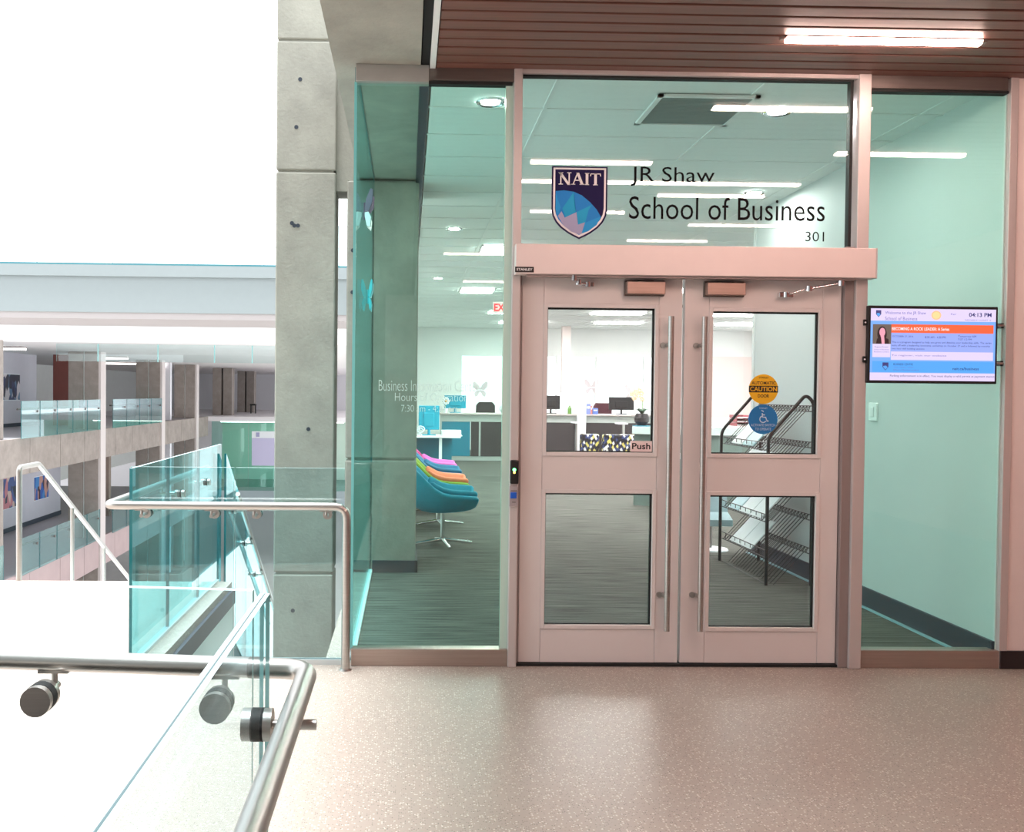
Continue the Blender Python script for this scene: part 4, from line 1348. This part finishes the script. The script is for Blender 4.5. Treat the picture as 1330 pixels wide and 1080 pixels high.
# side desk with papers and a screen tinted teal for a glass reflection, behind the chairs
t = thing('side_desk', (.2, 11.2, 0), 'white desk with a paper tray behind the lounge chairs', 'desk')
B('desk_top', (-.15, 10.9, .745), (.92, 11.7, .775), WP, t, bevel=.005)
for x, y in ((-.1, 10.95), (.55, 10.95), (-.1, 11.65), (.55, 11.65)):
    B('leg', (x, y, 0), (x + .05, y + .05, .745), WP, t)
B('modesty_panel', (-.1, 11.6, .2), (.8, 11.63, .745), TP, t)  # teal here copies the reflection over the desk
t = thing('paper_tray', (.8, 11.1, .775), 'white paper tray on the edge of the white desk', 'tray')
B('tray', (.58, 10.95, .775), (.95, 11.25, .79), WP, t); B('paper_stack', (.60, 10.97, .79), (.93, 11.23, .875), PAPER, t)
monitor((.38, 11.25, .775), .36, .42, 'desk screen tinted teal for a glass reflection above the white side desk', 'desk_screen', TEAL, rz=.0)  # case coloured teal in place of the pane's reflection
t = thing('coiled_cables', (.16, 11.1, .775), 'tangle of pale cables hanging at the left of the white desk', 'cables')
mb = MB(); mb.tube([(.10 + .06 * math.cos(k * .9) + .004 * k, 11.0 + .05 * math.sin(k * .7), .80 + .07 * math.sin(k * .55) + .002 * k) for k in range(40)], .010, WP, 6); mb.build('cable_loop', t)
mb = MB(); mb.tube([(.12 + .05 * math.cos(k * 1.1), 10.95 + .04 * math.sin(k * .8), .78 - .012 * k + .03 * math.sin(k)) for k in range(26)], .010, mat('cable_dark', (30, 60, 70), .5), 6); mb.build('cable_loop', t)

# patterned low seats and small tables
def seat_block(x0, x1, y, label):
    t = thing('patterned_seat', ((x0 + x1) / 2, y, 0), label, 'seat', 'patterned low seats in the waiting area')
    B('cushion', (x0, y, .12), (x1, y + .7, .45), PATT, t, bevel=.03)
    B('backrest', (x0, y - .16, .12), (x1, y, .84), PATT, t, bevel=.03)
    for dx in (.06, x1 - x0 - .10):
        B('leg', (x0 + dx, y + .1, 0), (x0 + dx + .04, y + .14, .12), STEEL, t)
        B('leg', (x0 + dx, y + .6, 0), (x0 + dx + .04, y + .64, .12), STEEL, t)
    return t


seat_block(2.98, 3.30, 11.0, 'narrow patterned seat at the left of the waiting area')
seat_block(3.34, 4.15, 10.9, 'wide patterned seat behind the Push sign')


def c_table(x, y, z, side, label):
    t = thing('laptop_table', (x, y, 0), label, 'table', 'small white side tables in the waiting area')
    B('table_top', (x - .09, y - .15, z), (x + .09, y + .15, z + .025), WP, t, bevel=.004)
    mb = MB(); mb.tube([(x + side * .05, y, .02), (x + side * .05, y, z)], .016, STEEL, 10); mb.build('stem', t)
    B('foot', (x - .09, y - .14, 0), (x + .12, y + .14, .025), WP, t, bevel=.004)


c_table(3.22, 12.6, .97, .02, 'white side table left of the narrow patterned seat')
c_table(4.03, 12.4, .965, .6, 'white side table rising behind the wide patterned seat')

# curved counter on the right, with orchid and trays
cc = thing('curved_counter', (4.2, 8.2, 0), 'pale curved reception counter at the right of the office', 'counter')
arc = [(3.08 + .0, 7.6), (3.5, 7.35), (4.2, 7.30), (4.9, 7.55), (5.35, 8.1), (5.5, 8.9)]
def ribbon(off, z0, z1, th, mt_, nm):
    mb = MB()
    c = Vector((4.2, 9.2))
    ins = [Vector(p) + (c - Vector(p)).normalized() * off for p in arc]
    inb = [p + (c - p).normalized() * th for p in ins]
    poly = [tuple(p) for p in ins] + [tuple(p) for p in reversed(inb)]
    mb.prism(poly, 'z', z0, z1, mt_); mb.build(nm, cc)
ribbon(0, .985, 1.085, .55, mat('counter_white', (214, 232, 228), .4), 'counter_top')
ribbon(.08, .0, .985, .06, mat('counter_grey', (108, 128, 122), .5, var=.05), 'counter_front')
ribbon(.03, .66, .74, .30, WP, 'counter_shelf')
t = thing('potted_orchid', (3.26, 7.7, 1.085), 'pale peach orchid in a dark round pot on the curved counter', 'plant')
mb = MB(); mb.lathe([(0, 0), (.06, 0), (.10, .05), (.105, .10), (.08, .16), (.07, .15), (0, .13)], (3.24, 7.72, 1.10), mat('dark_pot', (44, 38, 42), .4), 20); mb.build('pot', t)
mb = MB(); mb.lathe([(0, 0), (.12, 0), (.13, .012), (0, .015)], (3.24, 7.72, 1.085), TP, 20); mb.build('saucer', t)
for k in range(7):
    a = 2 * math.pi * k / 7
    mb = MB(); L_ = .14
    p0 = Vector((3.24, 7.72, 1.24)); p1 = p0 + Vector((math.cos(a) * L_ * .5, math.sin(a) * L_ * .5, .09)); p2 = p0 + Vector((math.cos(a) * L_, math.sin(a) * L_, .05))
    n = Vector((-math.sin(a), math.cos(a), 0)) * .022
    mb.face([p0 - n * .4, p0 + n * .4, p1 + n, p1 - n], mat('dark_leaf', (34, 66, 40), .5)); mb.face([p1 - n, p1 + n, p2], mat('dark_leaf', (34, 66, 40))); mb.build('leaf', t)
mb = MB(); mb.tube([(3.24, 7.72, 1.22), (3.25, 7.72, 1.42), (3.20, 7.70, 1.53), (3.10, 7.68, 1.53)], .004, LIME, 6, fillet=.05); mb.build('stem', t)
for (dx, dz) in ((0, 0), (.05, .03), (.09, -.02), (.13, .01), (.03, -.06), (.10, .05), (.14, -.07)):
    mb = MB()
    for k in range(5):
        a = 2 * math.pi * k / 5 + dx * 20
        mb.ball((3.09 + dx + .022 * math.cos(a), 7.67, 1.53 + dz + .022 * math.sin(a)), .017, mat('peach_petal', (250, 214, 178), .6), 7, 5, (1, .4, 1))
    mb.build('blossom', t)
t = thing('letter_tray', (5.0, 8.2, 1.085), 'stacked reddish letter trays on the curved counter', 'tray')
RT = mat('red_tray', (150, 78, 84), .5)
for k in range(3):
    mb = MB()
    z = 1.09 + k * .055
    mb.box((4.66, 8.0, z), (4.86, 8.3, z + .006), RT); mb.box((4.66, 8.0, z), (4.666, 8.3, z + .045), RT); mb.box((4.854, 8.0, z), (4.86, 8.3, z + .045), RT); mb.box((4.66, 8.294, z), (4.86, 8.3, z + .045), RT)
    mb.build('tray_tier', t)
    B('paper_stack', (4.67, 8.02, z + .006), (4.85, 8.28, z + .016), WP, t)
t = thing('pink_box', (5.0, 8.3, 1.085), 'pinkish file box right of the letter trays', 'box')
mb = MB(); mb.box((4.88, 8.05, 1.085), (5.08, 8.35, 1.21), mat('pink_card', (206, 140, 146), .6)); mb.build('carton', t, bevel=.003)
B('lid', (4.875, 8.045, 1.21), (5.085, 8.355, 1.23), mat('pink_card', (206, 140, 146)), t)

# ================================================================ ATRIUM: bridge, ceiling, far wing
br = thing('footbridge', (-9, 15.4, 3.1), 'pale grey footbridge crossing the atrium high at the left', 'bridge', kind='structure')
B('deck', (-30, 15, 3.17), (-.5, 17.6, 4.0), BULK, br)
B('deck_edge', (-30, 14.94, 3.93), (-.5, 17.6, 4.17), BULK, br)
B('shadow_gap', (-30, 15.03, 3.035), (-.5, 17.4, 3.17), mat('warm_grey_soffit', (176, 168, 168), .6), br)
B('base_trim', (-30, 14.95, 4.17), (-.5, 15.0, 4.21), mat('teal_trim', (70, 130, 140), .4), br)
pane('guard_pane', (-30, 14.97, 4.2), (-.5, 14.985, 5.05), glass('glass_bridge', (.985, .99, .99), (.95, .97, .97), refl=.2), br, edge=EDGET)
for z in (4.60, 5.06):
    mb = MB(); mb.tube([(-30, 14.98, z), (-.5, 14.98, z)], .016, mat('pale_rail', (196, 214, 218), .4), 8); mb.build('guard_rail', br)
for k in range(11):
    mb = MB(); mb.tube([(-1.5 - k * 1.6, 14.98, 4.2), (-1.5 - k * 1.6, 14.98, 5.05)], .012, mat('pale_rail', (196, 214, 218)), 6); mb.build('guard_post', br)

lw = tag(LOWF.build('floor'), 'pale floor of the lower storey seen through the guards', 'floor', kind='structure')
ce_ = tag(B('ceiling', (-34, 24, 2.98), (-.5, 74, 3.75), mat('wing_ceiling', (226, 222, 222), .7, var=.01)), 'white ceiling slab with bright edge above the far wing', 'ceiling', kind='structure')
ce = thing('smoke_curtain', (-7.6, 25, 2.98), 'clear glass smoke curtain hanging under the far ceiling edge', 'glass curtain', kind='structure')
pane('curtain_pane', (-11.2, 25.0, 2.42), (-4.0, 25.015, 2.98), glass('glass_curtain', (.9, .96, .96), (.8, .9, .9), refl=1.2), ce, edge=mat('edge_pale', (150, 206, 206)))
for x in (-9.9, -8.0, -6.2, -5.0):
    B('curtain_joint', (x, 24.99, 2.42), (x + .03, 25.02, 2.98), mat('edge_pale', (150, 206, 206)), ce)

# far wing, three storeys
for z, lb in ((0.0, 'concrete floor slab edge of the far wing, level with the landing'), (-4.2, 'pinkish concrete slab edge of the far wing one storey down')):
    t = tag(B('floor', (-34, 18, z - 1.13), (-12.0, 51, z), mat('wing_floor', (150, 146, 150), .35, var=.05)), lb, 'floor slab', kind='structure')
    ys = [18, 22.0, 24.6, 27.2, 29.6, 33.2, 35.6, 38.0, 41.6, 44.4, 48, 51]
    for a, b in zip(ys, ys[1:]):
        B('fascia_panel', (-12.0, a + .015, z - 1.13), (-11.87, b - .015, z), CONC_FAR if z == 0 else mat('pinkish_concrete', (178, 156, 156), .7, var=.06, scale=1.5), t)
t = tag(B('floor', (-34, 51, -.28), (4, 75, 0), mat('wing_edge_white', (232, 228, 230), .5)), 'white floor slab edge at the far end of the atrium', 'floor slab', kind='structure')
tag(B('wall_left', (-16.1, 22, -4.2), (-15.9, 35.4, 3.0), LILAC), 'pale lilac corridor wall with posters in the far wing', 'wall', kind='structure')
tag(B('baseboard_left', (-15.9, 22, 0), (-15.86, 35.4, .14), DARKBASE), 'dark baseboard of the upper lilac wall', 'baseboard', kind='structure')
tag(B('baseboard_left', (-15.9, 22, -4.2), (-15.86, 38.2, -4.02), DARKBASE), 'dark baseboard of the lower lilac wall', 'baseboard', kind='structure')
tag(B('wall_left', (-16.1, 35.4, -4.2), (-15.9, 38.2, -1.13), LILAC), 'lower pale lilac wall continuing behind the columns', 'wall', kind='structure')
tag(B('wall_left', (-22, 33.4, -4.2), (-21.8, 75, 3.0), WHITE), 'pale wall deep in the far wing', 'wall', kind='structure')
tag(B('wall_far', (-34, 74, -9), (4, 74.3, 3.2), mat('far_wall_grey', (222, 220, 224), .6)), 'pale grey wall closing the far end of the atrium', 'wall', kind='structure')
tag(B('trim_3', (-14.9, 34.6, 0), (-13.9, 34.9, 2.98), mat('red_brown_panel', (132, 74, 66), .6, var=.05, scale=2)), 'red brown wall panel beside the nearest far columns', 'panel', kind='structure')
tag(B('trim_4', (-14.4, 37.6, -4.2), (-13.5, 37.9, -1.13), mat('brown_pier', (134, 118, 108), .7, var=.06)), 'brown pier on the lower storey of the far wing', 'panel', kind='structure')

pairs = [(22.5, 'nearest'), (31.2, 'second'), (40.2, 'third'), (47.6, 'fourth')]
for i, (y, nm) in enumerate(pairs):
    for x0, x1, sd in ((-13.05, -12.49, 'left'), (-12.43, -11.90, 'right')):
        if i == 0 and sd == 'left':
            continue
        lb = 'concrete column at the far left frame edge' if i == 0 else '%s column of the %s far concrete pair across the atrium' % (sd, {1: 'nearest', 2: 'middle', 3: 'third'}[i])
        column(x0 - (.16 if i == 0 else 0), x1 - (.16 if i == 0 else 0), y, y + .6, [-8.6, -4.2, -1.13, 0.0, 2.98], 'wing_column', lb, mt=CONC_FAR, group='columns of the far wing')
    if i:
        tag(B('slit_light_strip', (-12.487, y + .06, -8), (-12.433, y + .4, 2.98), emitter('slit_light_%d' % i, (1, .95, .93), .9) if False else WHITE), 'pale strip in the slit of the %s far column pair' % {1: 'nearest', 2: 'middle', 3: 'third'}[i], 'trim', kind='structure')  # white strip stands in for light showing through the slit
        B('lit_side_face', (-11.895, y + .01, -8.6), (-11.80, y + .6, 2.98), mat('lit_side_tone', (206, 196, 194), .6), bpy.data.objects[[o.name for o in COL.objects if o.get('label') == 'pale strip in the slit of the %s far column pair' % {1: 'nearest', 2: 'middle', 3: 'third'}[i]][0]])  # paler tone put on the column side as its lit face
for y, x, nm in ((54.2, -12.28, 'fourth'), (63.2, -12.35, 'last')):
    for dx, sd in ((0, 'left'), (.66, 'right')):
        column(x + dx, x + dx + .55, y, y + .9, [0, 2.98], 'wing_column', '%s column of the %s far pair, standing on the white slab' % (sd, nm), mt=CONC_FAR, group='columns of the far wing')
tag(B('wall_left', (-12.8, 44.0, -8), (-12.36, 44.3, 2.98), mat('white_strip_wall', (226, 224, 230), .6)), 'narrow white wall between two far column pairs', 'wall', kind='structure')

# glazing of the lower end room, poster
t = thing('window_6', (-9.5, 51, -2), 'green glass wall of the room under the white far slab', 'window', kind='structure')
for k in range(3):
    pane('pane', (-11.65 + k * 2.2, 51.0, -4.2), (-9.48 + k * 2.2, 51.05, -.28), G_FARG, t)
tag(B('wall_far', (-12, 56, -4.2), (0, 56.2, -.28), mat('green_room', (206, 224, 212), .7)), 'pale green wall inside the end room', 'wall', kind='structure')
tag(B('floor', (-12, 51, -4.4), (0, 56, -4.18), mat('green_room_floor', (120, 150, 140), .6)), 'floor of the green end room', 'floor', kind='structure')
t = thing('window_poster', (-8.6, 50.9, -2.8), 'pale lilac poster on the green end glass', 'poster')
B('sheet', (-9.25, 50.94, -2.9), (-7.6, 50.97, -.85), mat('poster_lilac', (200, 196, 226), .6), t); B('heading', (-9.25, 50.92, -1.25), (-7.6, 50.94, -.85), WP, t)
B('emblem_print', (-9.0, 50.90, -1.18), (-8.8, 50.92, -.92), GRY, t)


# guards of the far wing
def far_guard(y0, y1, z, label, n):
    t = thing('glass_guard', (-11.74, (y0 + y1) / 2, z), label, 'guard', 'glass guards of the far wing')
    d = (y1 - y0) / n
    for k in range(n):
        pane('pane', (-11.76, y0 + k * d + .02, z), (-11.74, y0 + (k + 1) * d - .02, z + 1.15), G_FAR, t)
    mb = MB(); mb.tube([(-11.86, y0, z + .9), (-11.86, y1, z + .9)], .03, STEELD, 8); mb.build('rail', t)
    mb = MB()
    for k in range(n):
        mb.tube([(-11.86, y0 + (k + .85) * d, z + .82), (-11.72, y0 + (k + .85) * d, z + .82)], .04, STEELD, 8)
    mb.build('clamp', t)


far_guard(23.6, 31.0, 0, 'far teal glass guard left of the nearest column pair, upper storey', 5)
far_guard(32.5, 40.0, 0, 'far teal glass guard right of the nearest column pair, upper storey', 4)
far_guard(23.6, 31.0, -4.2, 'far glass guard left of the nearest column pair, lower storey', 5)
far_guard(32.5, 40.0, -4.2, 'far glass guard right of the nearest column pair, lower storey', 4)
far_guard(18.0, 22.4, -4.2, 'far glass guard at the left frame edge, lower storey', 2)

# posters in the wing
for y0, y1, z0, z1, cols, lb in ((31.9, 33.6, 1.08, 2.1, [(52, 60, 96), (200, 190, 196), (90, 120, 150), (40, 40, 60)], 'group photo poster on the upper lilac wall of the far wing'),
                                 (31.6, 33.4, -3.24, -1.95, [(40, 40, 60), (196, 120, 130), (210, 180, 170), (60, 80, 140)], 'photo poster at left on the lower lilac wall of the far wing'),
                                 (35.13, 36.7, -3.24, -2.25, [(44, 90, 170), (60, 40, 60), (70, 130, 190), (190, 140, 130)], 'blue photo poster at right on the lower lilac wall of the far wing')):
    t = thing('photo_poster', (-15.88, (y0 + y1) / 2, z0), lb, 'poster', 'photo posters in the far wing')
    mb = MB(); mb.box((-15.885, y0, z0), (-15.87, y1, z1), photo_print('poster_%d' % int(y0 * 10 + z0), y0, cols)); mb.build('print_sheet', t)
    B('backing', (-15.899, y0 - .02, z0 - .02), (-15.885, y1 + .02, z1 + .02), WP, t)
for x0, x1, y, lb in ((-14.6, -13.2, 27.5, 'linear lamp under the far wing ceiling at the left'), (-13.9, -12.2, 36.0, 'linear lamp under the far wing ceiling by the nearest columns'), (-16, -12.6, 44, 'linear lamp deep under the far wing ceiling'), (-15, -12.8, 28, 'hidden lamp added to brighten the lower storey corridor with the posters'), (-15, -12.8, 36, 'hidden lamp added to brighten the lower storey corridor behind the columns'), (-11.6, -4, 53.5, 'hidden lamp added to brighten the lower green end room')):
    zc = 2.98 if 'lower' not in lb else (-.28 if 'green' in lb else -1.13)  # lower storey and end room lamps are added to brighten those spaces
    t = thing('linear_lamp', ((x0 + x1) / 2, y, zc - .08), lb, 'lamp', 'linear lamps of the far wing')
    B('diffuser', (x0, y - .1, zc - .12), (x1, y + .1, zc - .055), FARL, t); B('housing', (x0, y - .12, zc - .055), (x1, y + .12, zc - .003), STEELD, t)
t = thing('far_stool', (-10.2, 60, 0), 'small dark stool on the white far slab', 'stool')
B('seat', (-10.9, 60, .55), (-10.5, 60.4, .65), BLACK, t)
for dx, dy in ((0, 0), (.32, 0), (0, .32), (.32, .32)):
    B('leg', (-10.88 + dx, 60.02 + dy, 0), (-10.84 + dx, 60.06 + dy, .55), BLACK, t)
